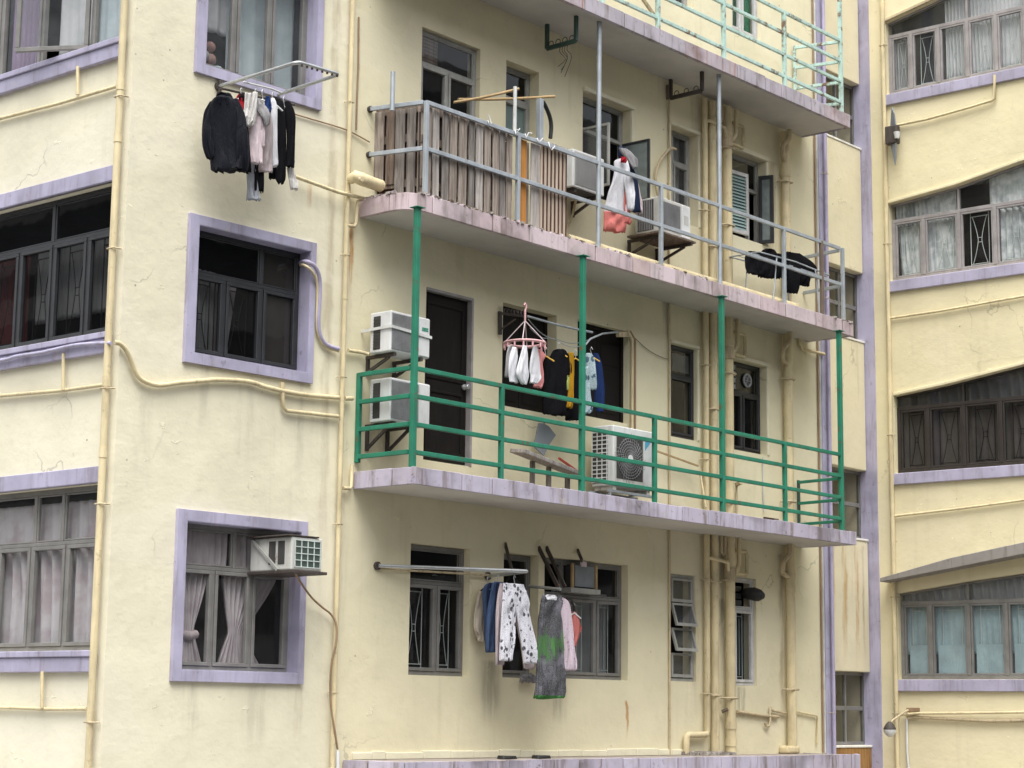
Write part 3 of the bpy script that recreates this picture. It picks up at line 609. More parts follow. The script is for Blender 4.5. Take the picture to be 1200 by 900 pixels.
for xj, wd, mt, gls in ((q[0]+.012, .44, 'frame_alu', 'glass_dusty'), (q[1]-.012, .42, 'frame_black', 'glass_frost')):
    hp = turned(B.at(xj, 0, -.08), 88, B); cs = MB()
    for u0, u1, z0, z1 in ((0, wd, q[2], q[2]+.03), (0, wd, q[3]-.03, q[3]), (0, .03, q[2]+.03, q[3]-.03), (wd-.03, wd, q[2]+.03, q[3]-.03)): cs.box(hp, u0, u1, z0, z1, -.015, .015)
    cs.build('sash', mt, w, bevel=.003, seg=1); g_ = MB(); g_.box(hp, .028, wd-.028, q[2]+.028, q[3]-.028, -.003, .003); g_.build('pane', gls, w)
w, cl, cu = window(bld, B, a4, .14, 'frame_alu', 'glass_dusty', .66, (.36,), (.36,), sash=.03); curtain(bld, w, B, a4[0], a4[1], a4[2], a4[3], -.3, 'curtain_grey', 7)
w, cl, cu = window(bld, B, a5, .12, 'frame_alu', 'glass_dark', .63, (), (.70,), openc=(0, 1), label='window with a louvred sash standing open', sash=.03)
q = cl[0]; mb = MB(); e0, e1, z0, z1 = a5[0]+.01, a5[0]+.40, a5[2]+.06, a5[2]+.92
hp = turned(B.at(e0, 0, -.06), 6, B); wd = e1-e0
for u0, u1, za, zb in ((0, wd, z0, z0+.05), (0, wd, z1-.05, z1), (0, .05, z0+.05, z1-.05), (wd-.05, wd, z0+.05, z1-.05)): mb.box(hp, u0, u1, za, zb, -.02, .02)
ls = mb.build('sash', 'frame_white', w, bevel=.003, seg=1); mb = MB(); n = 17
for k in range(n):
    z = z0+.055+k*(z1-z0-.11)/n; h = (z1-z0-.11)/n
    mb.hexa([hp.at(.052, z, .016), hp.at(wd-.052, z, .016), hp.at(wd-.052, z+h*.95, -.008), hp.at(.052, z+h*.95, -.008), hp.at(.052, z-.002, .010), hp.at(wd-.052, z-.002, .010), hp.at(wd-.052, z+h*.95-.002, -.014), hp.at(.052, z+h*.95-.002, -.014)])
mb.build('louvre', 'frosted', w)
hp = turned(B.at(a5[1]-.10, 0, -.05), 72, B); cs = MB(); wd = .21
for u0, u1, za, zb in ((0, wd, z0-.05, z0), (0, wd, z1, z1+.05), (0, .05, z0, z1), (wd-.05, wd, z0, z1)): cs.box(hp, u0, u1, za, zb, -.02, .02)
cs.build('sash', 'frame_black', w, bevel=.003, seg=1); g_ = MB(); g_.box(hp, .045, wd-.045, z0-.005, z1+.005, -.004, .004); g_.build('pane', 'glass_frost', w)
# plaster hoods over some openings
def hood(hl, d=.05, h=.06, ex=.05):
    mb = MB(); mb.box(B, hl[0]-.01, hl[1]+ex, hl[3]+.004, hl[3]+h, -.01, d); mb.box(B, hl[1]+.003, hl[1]+ex, hl[2], hl[3]+.0035, -.01, d*.6); mb.build('hood', 'wall_paint', bld, bevel=.012)
hood(a3, .045, .06, .06); hood(a5, .03, .07, .05); hood(w4, .025, .05, .05); hood(w5, .03, .06, .05); hood(a4, .02, .05, .05)
# ---- balcony wall: the green railed storey
db = MB(); f = .035; a, b_, c, e = dr
db.box(B, b_-f, b_-.002, c, e-.002, -.12, .012); db.box(B, a+.002, b_-f-.0005, e-f, e-.002, -.12, .012); df_ = db.build('door_frame', 'frame_lilacgrey', bld, bevel=.004, seg=1)
db = MB(); db.box(B, a+.004, b_-f-.004, c+.02, e-f-.004, -.10, -.055)
for z0, z1 in ((c+.10, c+.80), (c+.92, e-.14)):
    for u0, u1, za, zb in ((a+.07, b_-f-.07, z0, z0+.03), (a+.07, b_-f-.07, z1-.03, z1), (a+.07, a+.10, z0+.0305, z1-.0305), (b_-f-.10, b_-f-.07, z0+.0305, z1-.0305)): db.box(B, u0, u1, za, zb, -.0545, -.042)
do = db.build('door', 'door_black', bld, bevel=.004, seg=1); do['label'] = 'black panelled balcony door'
hb = MB(); kz = B.uz(545, 453)[1]; ku = b_-f-.055; hb.tube([B.at(ku, kz, -.05), B.at(ku, kz, -.02), B.at(ku, kz, -.012), B.at(ku, kz, .02), B.at(ku, kz, .028)], .03, 12, rs=[.035, .035, .018, .032, .02]); hb.build('handle', 'steel_pole', do)
def dark_opening(hl, rec, lab, mat='door_black', panels=2):
    a, b_, c, e = hl; mb = MB(); f = .05
    mb.box(B, a+.002, a+f, c+.002, e-.002, -rec-.05, -rec); mb.box(B, b_-f, b_-.002, c+.002, e-.002, -rec-.05, -rec); mb.box(B, a+f+.0005, b_-f-.0005, e-f, e-.002, -rec-.05, -rec)
    w = mb.build('window', mat, bld); w['label'] = lab; pm = MB(); wd = (b_-a-2*f)/panels
    for k in range(panels):
        u0, u1 = a+f+k*wd+.004, a+f+(k+1)*wd-.004
        pm.box(B, u0, u1, c+.01, e-f-.004, -rec-.04, -rec-.02); pm.box(B, u0+.06, u1-.06, c+.1, c+.62, -rec-.0195, -rec-.012); pm.box(B, u0+.06, u1-.06, c+.70, e-.18, -rec-.0195, -rec-.012)
    pm.build('shutter', mat, w, bevel=.004, seg=1)
dark_opening(o2, .14, 'dark recessed opening behind a round peg hanger'); dark_opening(o3, .08, 'dark shuttered opening behind the washing')
w, cl, cu = window(bld, B, w4, .05, 'frame_black', 'glass_black', .67, (), (), sash=.03, label='tall narrow dark window with a paper notice')
mb = MB(); q = cu[0]; mb.box(B, q[0]+.10, q[1]-.03, q[2]+.05, q[3]-.05, -.09, -.078); mb.build('notice', 'curtain_grey', w)
w, cl, cu = window(bld, B, w5, .10, 'frame_black', 'glass_black', .66, (.28,), (.45,), sash=.03, label='dark window with a round extractor fan in its upper pane')
mb = MB(); q = cu[1]; c_ = ((q[0]+q[1])/2, (q[2]+q[3])/2); ring_ = [B.at(c_[0]+.085*math.cos(k*math.pi/8), c_[1]+.085*math.sin(k*math.pi/8), -.10) for k in range(17)]; mb.tube(ring_, .014, 8, cap=False)
for k in range(6): mb.bar(B.at(c_[0], c_[1], -.11), B.at(c_[0]+.08*math.cos(k*1.047), c_[1]+.08*math.sin(k*1.047), -.11), .035, .006)
mb.build('extractor_fan', 'curtain_grey', w)
mb = MB()
for k in range(4): q = cu[0]; z = q[2]+.02+k*(q[3]-q[2])/4; mb.box(B, q[0]+.005, q[1]-.005, z, z+.06, -.125, -.09)
mb.build('vent_slat', 'curtain_grey', w)
# ---- first floor windows
w, cl, cu = window(bld, B, x1, .09, 'frame_grey', 'glass_dark', .71, (), (.53,), gr='grille_pale', grs='hour', label='grey window behind the long drying pole')
w, cl, cu = window(bld, B, x2, .12, 'frame_grey', 'glass_dark', .71, (), (), label='narrow window hidden by the washing')
w, cl, cu = window(bld, B, x3, .10, 'frame_grey', 'glass_dark', .69, (.28, .62), (.30, .68), gr='grille_pale', grs='bars', label='wide grey window holding a small box cooler', noglass=(('u', 0),))
curtain(bld, w, B, cl[1][0], cl[2][1], x3[2], cl[2][3]+.1, -.3, 'curtain_grey', 14); X3C = (w, cl, cu)
w, cl, cu = window(bld, B, lv, .03, 'frame_alu', 'glass_frost', None, (), (), fw=.04, sash=0, openc=(0,), label='three pane awning window with tilted panes')
q = cl[0]; h = (q[3]-q[2])/4
for k, (tilt) in enumerate((0, 17, 17, 0)):
    z1 = q[3]-k*h; sl = MB(); c_, s_ = math.cos(R(tilt)), math.sin(R(tilt))
    def pt(u, t, o_=0): return B.at(u, z1-.005-t*c_-o_*s_*0, -.045+t*s_+o_)
    hh = h-.012
    for u0, u1, t0, t1 in ((q[0]+.003, q[1]-.003, 0, .03), (q[0]+.003, q[1]-.003, hh-.04, hh), (q[0]+.003, q[0]+.035, .0305, hh-.0405), (q[1]-.035, q[1]-.003, .0305, hh-.0405)):
        sl.hexa([pt(u0, t1, .03), pt(u1, t1, .03), pt(u1, t0, .03), pt(u0, t0, .03), pt(u0, t1, 0), pt(u1, t1, 0), pt(u1, t0, 0), pt(u0, t0, 0)])
    sl.build('sash', 'frame_alu', w); g_ = MB(); g_.quad(pt(q[0]+.03, hh-.03, .012), pt(q[1]-.03, hh-.03, .012), pt(q[1]-.03, .02, .012), pt(q[0]+.03, .02, .012)); g_.build('pane', 'glass_dusty', w)
w, cl, cu = window(bld, B, x5, .04, 'frame_white', 'glass_dark', .71, (), (), gr='grille_pale', grs='bars', label='narrow white window under a black cowl', noglass=(('u', 0),), fw=.04)
mb = MB(); q = cu[0]
for k in range(3): mb.box(B, q[0]+.01, q[1]-.2, q[2]+.03+k*.09, q[2]+.10+k*.09, -.10, -.07)
mb.build('vent_slat', 'frame_black', w)
cw = MB(); c0 = B.P(881, 696, .08); cw.tube([B.at(B.uz(878, 694)[0], c0.z+.02, -.1), c0+Vector((0, .1, .01)), c0+Vector((.02, -.02, 0)), c0+Vector((.03, -.10, -.02)), c0+Vector((.03, -.16, -.03))], .1, 12, rs=[.04, .07, .09, .08, .04])
cw.build('vent_cowl', 'black_rubber', w)

# ---- recessed bay beyond the pilaster: spandrels and stair windows
ub0, ub1 = SP.uz(960, 450)[0], SP.uz(1013.6, 450)[0]
def sb_(px, py0, py1, wpx, c, a): u, z1 = SP.uz(px, py0); return (u, wpx/68, z1, SP.uz(px, py1)[1], c, a)
plaster('stained_paint', (.680, .620, .450), dirt=(.33, .20, .08), streak=.5, stains_and_shade=[sb_(1003, 640, 800, 5, RUST, .75), sb_(1011, 640, 790, 3, BROWN, .7), sb_(989, 640, 800, 6, (.45, .30, .13), .8), sb_(976, 640, 740, 4, (.45, .30, .13), .6)])
zsp = [(SP.uz(1008, 100)[1], TOP), (SP.uz(1011.5, 321)[1], SP.uz(1010, 177)[1]), (SP.uz(1015, 552)[1], SP.uz(1013, 403)[1]), (SP.uz(1018.7, 788)[1], SP.uz(1016.7, 635)[1]), (0, SP.uz(1023, 876)[1])]
for i, (z0, z1) in enumerate(zsp):
    mb = MB(); mb.box(SP, ub0, ub1, z0, z1-.0, -.28, 0); o = mb.build('spandrel', ('bay_paint', 'bay_paint', 'bay_paint', 'stained_paint', 'panel_wood')[i], bld, bevel=.012)
    if i == 3: o['label'] = 'rust streaked spandrel'
    if i == 4: o['label'] = 'brown wood panelled spandrel'
    if i: mb = MB(); mb.box(SP, ub0, ub1+.01, z1+.001, z1+.035, -.16, .012); mb.build('ledge', 'white_ledge', o, bevel=.008)
for i in range(4):
    z1, z0 = zsp[i][0], zsp[i+1][1]+.037
    w, cl, cu = window(bld, SP, (ub0, ub1+.06, z0, z1), .13, 'frame_grey', 'glass_dark', None, (), (.60,), midrail=.5, sash=0, fw=.045, label=None)
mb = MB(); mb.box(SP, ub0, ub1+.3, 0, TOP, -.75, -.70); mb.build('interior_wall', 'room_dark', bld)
mb = MB(); mb.box(WG, (BAY+.125-wp.y)/wu.y, WG.uz(1026.3, 450)[0], 0, TOP, -.03, .02); mb.build('pilaster', 'lilac', bld, bevel=.008)
# ------------------------------------------------------------------ the neighbouring wing with its raked window heads
wing = thing('apartment_wing', WG.at(2.0, 0, -2), 'pale yellow wing at the right with slanting window heads and lilac sills', 'building')
UWE = WG.uz(1330, 450)[0]
def raked(sill_top, heads, trans, xl, ylow):
    u0 = WG.uz(xl, ylow)[0]; u1 = WG.uz(1290, 450)[0]; z0 = WG.uz(*sill_top)[1]
    hp = [WG.uz(*p) for p in heads]; hp[0] = (u0, hp[0][1]); s_ = (hp[-1][1]-hp[-2][1])/(hp[-1][0]-hp[-2][0]); hp.append((u1, hp[-1][1]+s_*.8*(u1-hp[-1][0])))
    return dict(h=(u0, u1, z0, hp[-1][1]), heads=hp, zt=WG.uz(*trans)[1])
wn = [raked((1120, 95), [(1037, 26.3), (1097, -1), (1160, -36)], (1119, 24), 1038.5, 60),
      raked((1121, 319), [(1041, 239.5), (1122.5, 216.7), (1193.7, 190.9)], (1122.5, 246), 1043, 300),
      raked((1124, 549.5), [(1047.5, 464.5), (1110, 451), (1200, 428)], (1125, 471.5), 1049, 520),
      raked((1126, 796), [(1052.5, 695.5), (1134.4, 681), (1200, 671.5)], (1126, 705), 1053, 750)]
wm = MB(); UWS = -1.2
sheet(wm, WG, UWS, UWE, 0, TOP, [q['h'] for q in wn], .2)
for q in wn:
    h = q['h']; poly = [(u, z) for u, z in q['heads']]; poly = poly[:-1]+[(h[1], h[3]-.003)]+[(h[0], h[3])]
    wm.prism(WG, poly, -.2, 0)
wm.build('wall', 'wing_paint', wing)
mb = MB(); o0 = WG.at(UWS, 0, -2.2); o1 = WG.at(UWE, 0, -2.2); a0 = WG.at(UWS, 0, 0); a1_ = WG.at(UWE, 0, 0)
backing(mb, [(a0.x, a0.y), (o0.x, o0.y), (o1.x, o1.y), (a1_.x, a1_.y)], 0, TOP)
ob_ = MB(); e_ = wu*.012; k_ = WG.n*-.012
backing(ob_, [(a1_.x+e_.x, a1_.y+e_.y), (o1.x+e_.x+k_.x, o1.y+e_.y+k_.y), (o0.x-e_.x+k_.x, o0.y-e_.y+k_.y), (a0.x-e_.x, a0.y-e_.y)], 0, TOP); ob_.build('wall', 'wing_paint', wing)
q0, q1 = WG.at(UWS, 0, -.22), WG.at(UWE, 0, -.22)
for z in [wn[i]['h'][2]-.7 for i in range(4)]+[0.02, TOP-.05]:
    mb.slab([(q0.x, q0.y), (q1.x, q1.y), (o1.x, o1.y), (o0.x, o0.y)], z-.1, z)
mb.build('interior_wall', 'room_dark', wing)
mb = MB(); mb.slab([(a0.x-.02, a0.y), (a1_.x-.02, a1_.y-.02), (o1.x, o1.y), (o0.x, o0.y)], TOP, TOP+.3); mb.build('roof', 'roof_felt', wing)

def rwin(q, muls, up, mat, gl, label, rec=.07, gr=None, grs='hour', fw=.055, openc=(), nog=()):
    (a, b_, c, e), zt, heads = q['h'], q['zt'], q['heads']; mb = MB(); d0, d1 = -rec-.06, -rec; g = .002
    us = [a+g]+[WG.uz(x, y, -rec)[0] for x, y in muls]; us = [u for u in us if u < b_-.1]
    step = us[-1]-us[-2]
    while us[-1]+step < b_-.05: us.append(us[-1]+step)
    us.append(b_-g); hw = fw*.5
    def hz(u):
        for (u0, z0), (u1, z1) in zip(heads, heads[1:]):
            if u <= u1: return z0+(z1-z0)*(u-u0)/(u1-u0)
        return heads[-1][1]
    mb.box(WG, a+g, b_-g, c+g, c+fw, d0, d1); mb.box(WG, a+g, b_-g, zt-hw, zt+hw, d0, d1); mb.box(WG, a+g, a+fw, c+fw, zt-hw, d0, d1); mb.box(WG, b_-fw, b_-g, c+fw, zt-hw, d0, d1)
    for u in us[1:-1]: mb.box(WG, u-hw, u+hw, c+fw, zt-hw, d0, d1+.008)
    # raked top frame
    for (u0, z0), (u1, z1) in zip(heads, heads[1:]):
        mb.prism(WG, [(u0+g, z0-.03), (u1, z1-.03), (u1, z1-g), (u0+g, z0-g)], d0, d1)
    ups = [a]+[us[k] for k in up if k < len(us)-1]+[b_]
    for u in ups[1:-1]: mb.prism(WG, [(u-hw*.7, zt+hw), (u+hw*.7, zt+hw), (u+hw*.7, hz(u)-.03), (u-hw*.7, hz(u)-.03)], d0, d1-.003)
    cells = []
    for i in range(len(us)-1):
        x0, x1 = us[i]+(hw if i else fw), us[i+1]-(hw if i < len(us)-2 else fw); cells.append((x0, x1, c+fw, zt-hw)); w_ = .03; k = .002
        z0, z1 = c+fw, zt-hw
        mb.box(WG, x0+k, x1-k, z1-w_, z1-k, d0+.012, d1-.004); mb.box(WG, x0+k, x1-k, z0+k, z0+w_, d0+.012, d1-.004); mb.box(WG, x0+k, x0+w_, z0+w_, z1-w_, d0+.012, d1-.004); mb.box(WG, x1-w_, x1-k, z0+w_, z1-w_, d0+.012, d1-.004)
    w = mb.build('window', mat, wing, bevel=.004, seg=1); w['label'] = label
    pb = MB(); dd = -rec-.025
    for i, (x0, x1, z0, z1) in enumerate(cells):
        if i not in openc: pb.quad(WG.at(x0, z0, dd), WG.at(x1, z0, dd), WG.at(x1, z1, dd), WG.at(x0, z1, dd))
    for u0, u1 in zip(ups, ups[1:]):
        zz_ = [(u0, zt+hw), (u1, zt+hw), (u1, hz(u1)-.02)]+[h for h in reversed(heads) if u0 < h[0] < u1]+[(u0, hz(u0)-.02)]
        k = pb.pts([WG.at(u, z, dd) for u, z in zz_]); pb.face(tuple(range(k, k+len(zz_))))
    pb.build('pane', gl, w)
    if gr: grille(w, WG, cells, -rec-.10, gr, grs)
    sb = MB(); sb.box(WG, a-.02, b_+.02, c-.17, c-.003, -.08, .05); sb.build('sill', 'lilac', w, bevel=.01)
    return w, cells, us, hz, ups
cur = lambda w, u0, u1, z0, z1, m, f, **k: curtain(wing, w, WG, u0, u1, z0, z1, -.195, m, int(f*1.3), .045, **k)
w, cl, us, hz, up = rwin(wn[0], [(1067.7, 75), (1099.7, 67), (1133.6, 60), (1167, 52), (1201, 45)], (3, 5), 'frame_lilacgrey', 'glass_dusty', 'raked window with white curtains and one dark casement', gr='grille_pale')
cur(w, cl[0][0]-.02, cl[0][1]-.1, cl[0][2], cl[0][3], 'curtain_grey', 5); cur(w, cl[2][0]+.06, cl[4][1]+.1, cl[2][2], wn[0]['h'][3], 'curtain_white', 18); cur(w, cl[5][0], wn[0]['h'][1], cl[2][2], wn[0]['h'][3], 'curtain_white', 14)
w, cl, us, hz, up = rwin(wn[1], [(1082.5, 290), (1124, 282), (1166, 273)], (2, 4), 'frame_lilacgrey', 'glass_clear', 'raked window with silvery foil curtains', gr='grille_pale')
cur(w, cl[0][0]-.02, cl[1][1], cl[0][2], cl[0][3], 'curtain_silver', 11, skew=.05); cur(w, cl[3][0], wn[1]['h'][1], cl[0][2], cl[0][3], 'curtain_silver', 12)
cur(w, cl[0][0]-.02, cl[1][1]-.06, wn[1]['zt']-.02, wn[1]['h'][3]-.3, 'curtain_silver', 12); cur(w, cl[2][1]-.1, wn[1]['h'][1], wn[1]['zt']-.02, wn[1]['h'][3], 'curtain_silver', 16)
w, cl, us, hz, up = rwin(wn[2], [(1087.8, 515), (1129.6, 508), (1173, 500)], (2, 4), 'frame_brown', 'glass_black', 'dark brown raked window with iron grilles', gr='grille_iron')
cur(w, wn[2]['h'][0], wn[2]['h'][1], cl[0][2], cl[0][3]+.05, 'curtain_dark', 20); cur(w, wn[2]['h'][0], wn[2]['h'][1], cl[0][3], wn[2]['h'][3], 'curtain_grey', 16)
w, cl, us, hz, up = rwin(wn[3], [(1091, 750), (1135.5, 750), (1180, 749)], (2, 4), 'frame_grey', 'glass_dusty', 'raked window with pale blue boards across its lower panes', gr='grille_pale', grs='plain')
fb = MB()
for q in cl: fb.box(WG, q[0]+.05, q[1]-.01, q[2]+.01, q[2]+(q[3]-q[2])*.43, -.155, -.14)
fb.build('privacy_board', 'blue_pale', w); cur(w, wn[3]['h'][0], wn[3]['h'][1], cl[0][2]+.3, cl[0][3], 'blue_pale', 26); cur(w, wn[3]['h'][0], wn[3]['h'][1], cl[0][3], wn[3]['h'][3], 'curtain_grey', 20)
# raked concrete canopy over the lowest window, plaster lips over the others
mb = MB(); CD = .30
ob = [WG.uz(1031, 682, CD), WG.uz(1115, 666, CD), WG.uz(1200, 649, CD)]; sl = (ob[2][1]-ob[1][1])/(ob[2][0]-ob[1][0]); ob.append((UWE-.05, ob[2][1]+sl*(UWE-.05-ob[2][0])))
tk = [.055, .15, .16, .16]
for (p, q, t0, t1) in zip(ob, ob[1:], tk, tk[1:]):
    mb.hexa([WG.at(p[0], p[1], CD), WG.at(q[0], q[1], CD), WG.at(q[0], q[1]+t1, CD), WG.at(p[0], p[1]+t0, CD), WG.at(p[0], p[1], -.05), WG.at(q[0], q[1], -.05), WG.at(q[0], q[1]+t1+.03, -.05), WG.at(p[0], p[1]+t0+.02, -.05)])
mb.build('canopy', 'concrete', wing, bevel=.008)
for i, m_ in ((0, 'pipe_dirty'), (1, 'wing_paint'), (2, 'wing_paint')):
    mb = MB(); hp = wn[i]['heads']
    for p, q in zip(hp, hp[1:]): mb.prism(WG, [(p[0], p[1]+.003), (q[0], q[1]+.003), (q[0], q[1]+.05), (p[0], p[1]+.05)], -.02, .035)
    mb.build('lintel', m_, wing, bevel=.008)

# ------------------------------------------------------------------ pipes and conduits
def clips(mb, pl, u, zs, d, r):
    for z in zs: mb.tube([pl.at(u-r*1.7, z, d*.2), pl.at(u-r*1.25, z, d+r*.9), pl.at(u+r*1.25, z, d+r*.9), pl.at(u+r*1.7, z, d*.2)], r*.22, 6)
def pipe(name, label, cat, pts, r, mat, group=None, clip=None, n=10, joints=()):
    t = thing(name, pts[-1] if pts[-1].z < pts[0].z else pts[0], label, cat, group); mb = MB()
    mb.tube(pts, r, n); mb.build('tube', mat, t)
    if clip:
        pl, u, zs, d = clip
        for z in zs: c = MB(); clips(c, pl, u, [z], d, r); c.build('clip', 'pipe_dirty', t)
    if joints:
        for p, dr_ in joints: j = MB(); j.tube([p-dr_*.8, p+dr_*.8], r*1.14, n); j.build('joint', mat, t)
    return t
Z = Vector((0, 0, 1)); PG = 'drainpipes on the walls'
def vpipe(name, label, cat, pl, px, y, d, r, mat, z0=0.0, z1=TOP-.05, cl_=(), jn=(), group=PG):
    u = pl.uz(px, y, d)[0]; zz = sorted([z0, z1])
    return pipe(name, label, cat, [pl.at(u, zz[1], d), pl.at(u, zz[0], d)], r, mat, group, (pl, u, [pl.uz(px, c, d)[1] for c in cl_], d) if cl_ else None, joints=[(pl.at(u, pl.uz(px, j, d)[1], d), Z*.06) for j in jn])
vpipe('drainpipe', 'cream drainpipe running down beside the left corner of the building', 'pipe', L, 124.5, 450, .07, .036, 'pipe_cream', cl_=(-60, 118, 293, 455, 590, 847), jn=(105, 165, 447, 530, 840))
vpipe('drainpipe', 'cream drainpipe between the left windows and the balconies', 'pipe', F, 401.5, 450, .055, .026, 'pipe_cream', cl_=(-40, 117, 298, 442, 615, 812), jn=(222, 345))
u = F.uz(420, 60)[0]; ps = path(F, [(420.5, 20), (420, 78), (418.5, 115), (417.5, 152)], .012)
pipe('conduit', 'thin rusty conduit beside the upper end of the cream drainpipe', 'conduit', ps, .010, 'conduit_brown', joints=[(ps[1], Z*.04)])
u = B.uz(784.3, 450, .03)[0]
vpipe('conduit', 'thin brown conduit running down between the balcony windows', 'conduit', B, 784.3, 450, .02, .014, 'pipe_dirty', ZB, ZT-.01, (215, 420, 690, 830), (), None)
mb_ = vpipe('conduit', 'short dark stub of pipe under the top balcony', 'conduit', B, 783, 105, .03, .024, 'conduit_dark', B.uz(784, 118)[1], ZT-.004, (), (), None)
# the four thicker stacks
p1 = path(B, [(826.5, 120, .06), (826.5, 300, .06)], .06); uP1 = B.uz(827.5, 500, .07)[0]
pt_ = lambda px, py, d=.07: B.P(px, py, d)
ztop = ZT-.005
pipe('drainpipe', 'slim cream drainpipe with a cranked foot on the first floor ledge', 'pipe', [B.at(uP1, ztop, .07), B.at(uP1, ZB+.30, .07), B.at(uP1-.03, ZB+.245, .07), B.at(B.uz(804.5, 857, .07)[0]+.03, ZB+.245, .07), B.at(B.uz(804.5, 857, .07)[0], ZB+.22, .07), B.at(B.uz(804.5, 857, .07)[0], ZB+.01, .07)], .040, 'pipe_cream', PG, (B, uP1, [B.uz(827, y)[1] for y in (250, 430, 540, 680, 813)], .07))
vpipe('drainpipe', 'medium cream drainpipe next to the cranked slim one', 'pipe', B, 836.3, 500, .08, .054, 'pipe_cream', ZB+.01, ztop, (290, 480, 682, 815), (160, 420, 640))
vpipe('drainpipe', 'fat cream drainpipe with branch traps near each soffit', 'pipe', B, 854.2, 480, .10, .064, 'pipe_cream', ZB+.005, ztop, (175, 265, 438, 590, 680, 818), (400, 660, 850, 870))
vpipe('drainpipe', 'cream downpipe with a swan neck under each balcony', 'pipe', B, 924.3, 520, .09, .064, 'pipe_cream', ZB+.07, ztop, (215, 445, 588, 808), (205, 440, 675, 690))
for y0, lab in ((180, 'top'), (390, 'middle'), (640, 'lowest')):
    zb = {180: ZT, 390: ZM, 640: ZL}[y0]; u = B.uz(918, y0+15, .12)[0]-.02; ue = B.uz(924.3, 520, .09)[0]
    pipe('swan_neck_pipe', 'bent grey swan neck joining the downpipe under the %s soffit' % lab, 'pipe', [Vector(p) for p in spline([tuple(B.at(u+.06, zb-.004, .20)), tuple(B.at(u+.04, zb-.14, .20)), tuple(B.at(u-.06, zb-.24, .18)), tuple(B.at(u-.06, zb-.34, .16)), tuple(B.at(u+.02, zb-.40, .12)), tuple(B.at(ue, zb-.44, .09))], 4)], .034, 'pipe_dirty', 'swan necks')
    # branch traps round the fat stack
    us_ = B.uz(854.2, 480, .10)[0]
    t = thing('branch_trap', B.at(us_+.1, zb-.5, .1), 'cluster of cream branch pipes beside the fat drainpipe under the %s soffit' % lab, 'pipe', 'branch traps'); mb = MB()
    mb.tube([B.at(us_+.17, zb-.004, .13), B.at(us_+.17, zb-.34, .13), B.at(us_+.12, zb-.43, .12), B.at(us_, zb-.47, .10)], .030, 9); mb.build('down_branch', 'pipe_cream', t)
    mb = MB(); mb.tube([B.at(us_+.20, zb-.16, .05), B.at(us_+.44, zb-.16, .05), B.at(us_+.46, zb-.18, .05), B.at(us_+.46, zb-.44, .05), B.at(us_+.44, zb-.46, .05), B.at(us_+.20, zb-.46, .06), B.at(us_+.05, zb-.50, .10)], .024, 9); mb.build('loop_branch', 'pipe_cream', t)
    if y0 != 390:
        mb = MB(); mb.tube([B.at(uP1, zb-.30, .08), B.at(uP1+.06, zb-.31, .13), B.at(us_-.14, zb-.34, .16), B.at(us_-.10, zb-.42, .14), B.at(us_, zb-.48, .10)], .024, 9); mb.build('cross_branch', 'pipe_cream', t)
        mb = MB(); mb.tube([B.at(us_-.22, zb-.004, .12), B.at(us_-.22, zb-.22, .12), B.at(us_-.16, zb-.25, .12), B.at(us_-.14, zb-.2, .12), B.at(us_-.14, zb-.004, .12)], .020, 8); mb.build('hairpin_branch', 'pipe_dirty', t)
    mb = MB(); mb.tube([B.at(us_, zb-.40, .10), B.at(us_, zb-.56, .10)], .082, 12); mb.build('collar', 'pipe_dirty', t)
# slim runs near the pilaster
for px, r, d, m_, lab in ((958.5, .012, .02, 'conduit_brown', 'thin rusty conduit left of the lilac pilaster'), (961.0, .013, .045, 'frame_white', 'thin white conduit tight against the lilac pilaster')):
    vpipe('conduit', lab, 'conduit', B, px, 450, d, r, m_, ZB, TOP-.1, (300, 470, 690), (), None)
vpipe('drainpipe', 'lilac painted pipe on the front of the pilaster', 'pipe', B, 971.3, 450, .085, .026, 'lilac_pipe', 0, TOP-.1, (205, 350, 560, 835), (), PG)
ps = path(B, [(937, 394, .04), (937, 403, .04), (940, 409, .04), (950, 411.5, .05), (966, 415, .07)], .04); pipe('branch_pipe', 'short cream pipe dropping from the pink slab and turning to the pilaster', 'pipe', ps, .022, 'pipe_cream')
ps = path(B, [(864, 834), (895, 838.5), (912, 840)], .03); mb = pipe('branch_pipe', 'dirty level pipe low on the wall right of the fat drainpipe', 'pipe', ps, .022, 'pipe_dirty')
ps = path(B, [(921, 836), (903, 832), (902.5, 828)], .035)+path(B, [(902.5, 846), (901, 851), (897.5, 851), (896.5, 847)], .035); pipe('branch_pipe', 'short hooked waste pipe crossing the dirty level pipe', 'pipe', ps, .016, 'pipe_dirty')
ps = path(B, [(934, 834, .03), (956, 838.5, .03), (958, 840, .03), (957.5, 872, .03)], .03); pipe('branch_pipe', 'thin cream pipe elbowing down beside the downpipe foot', 'pipe', ps, .014, 'pipe_cream')
ps = path(B, [(846, 834, .05), (853, 831, .12)], .05); pipe('branch_pipe', 'black stub of pipe between the two fat drainpipes', 'pipe', ps, .024, 'conduit_dark')
# left faces: level pipes and stubs
def lpipe(lab, pxs, pl, r, d, mat='pipe_cream', k=1, name='conduit'):
    return pipe(name, lab, 'conduit', path(pl, pxs, d, k), r, mat)
for lab, run, stub in (('upper', [(-70, 156), (0, 139), (70, 121), (137, 101)], ((91, 78), (91, 111))), ('middle', [(-70, 468), (0, 464), (74, 457.5), (122, 451)], ((74.5, 414), (74, 457))), ('lower', [(-70, 830), (0, 829), (24, 829.5), (50, 831), (102, 830.5)], ((49.5, 787), (49, 830)))):
    lpipe('cream level pipe under the %s side window' % lab, run, L, .018, .035)
    lpipe('short upright overflow pipe under the %s side window sill' % lab, stub, L, .018, .06)
lpipe('lilac painted cable sagging along the sill of the middle side window', [(-70, 428), (0, 422.5), (20, 417.5), (50, 413), (85, 405), (112, 402.5), (130, 402)], L, .018, .085, 'lilac', 3)
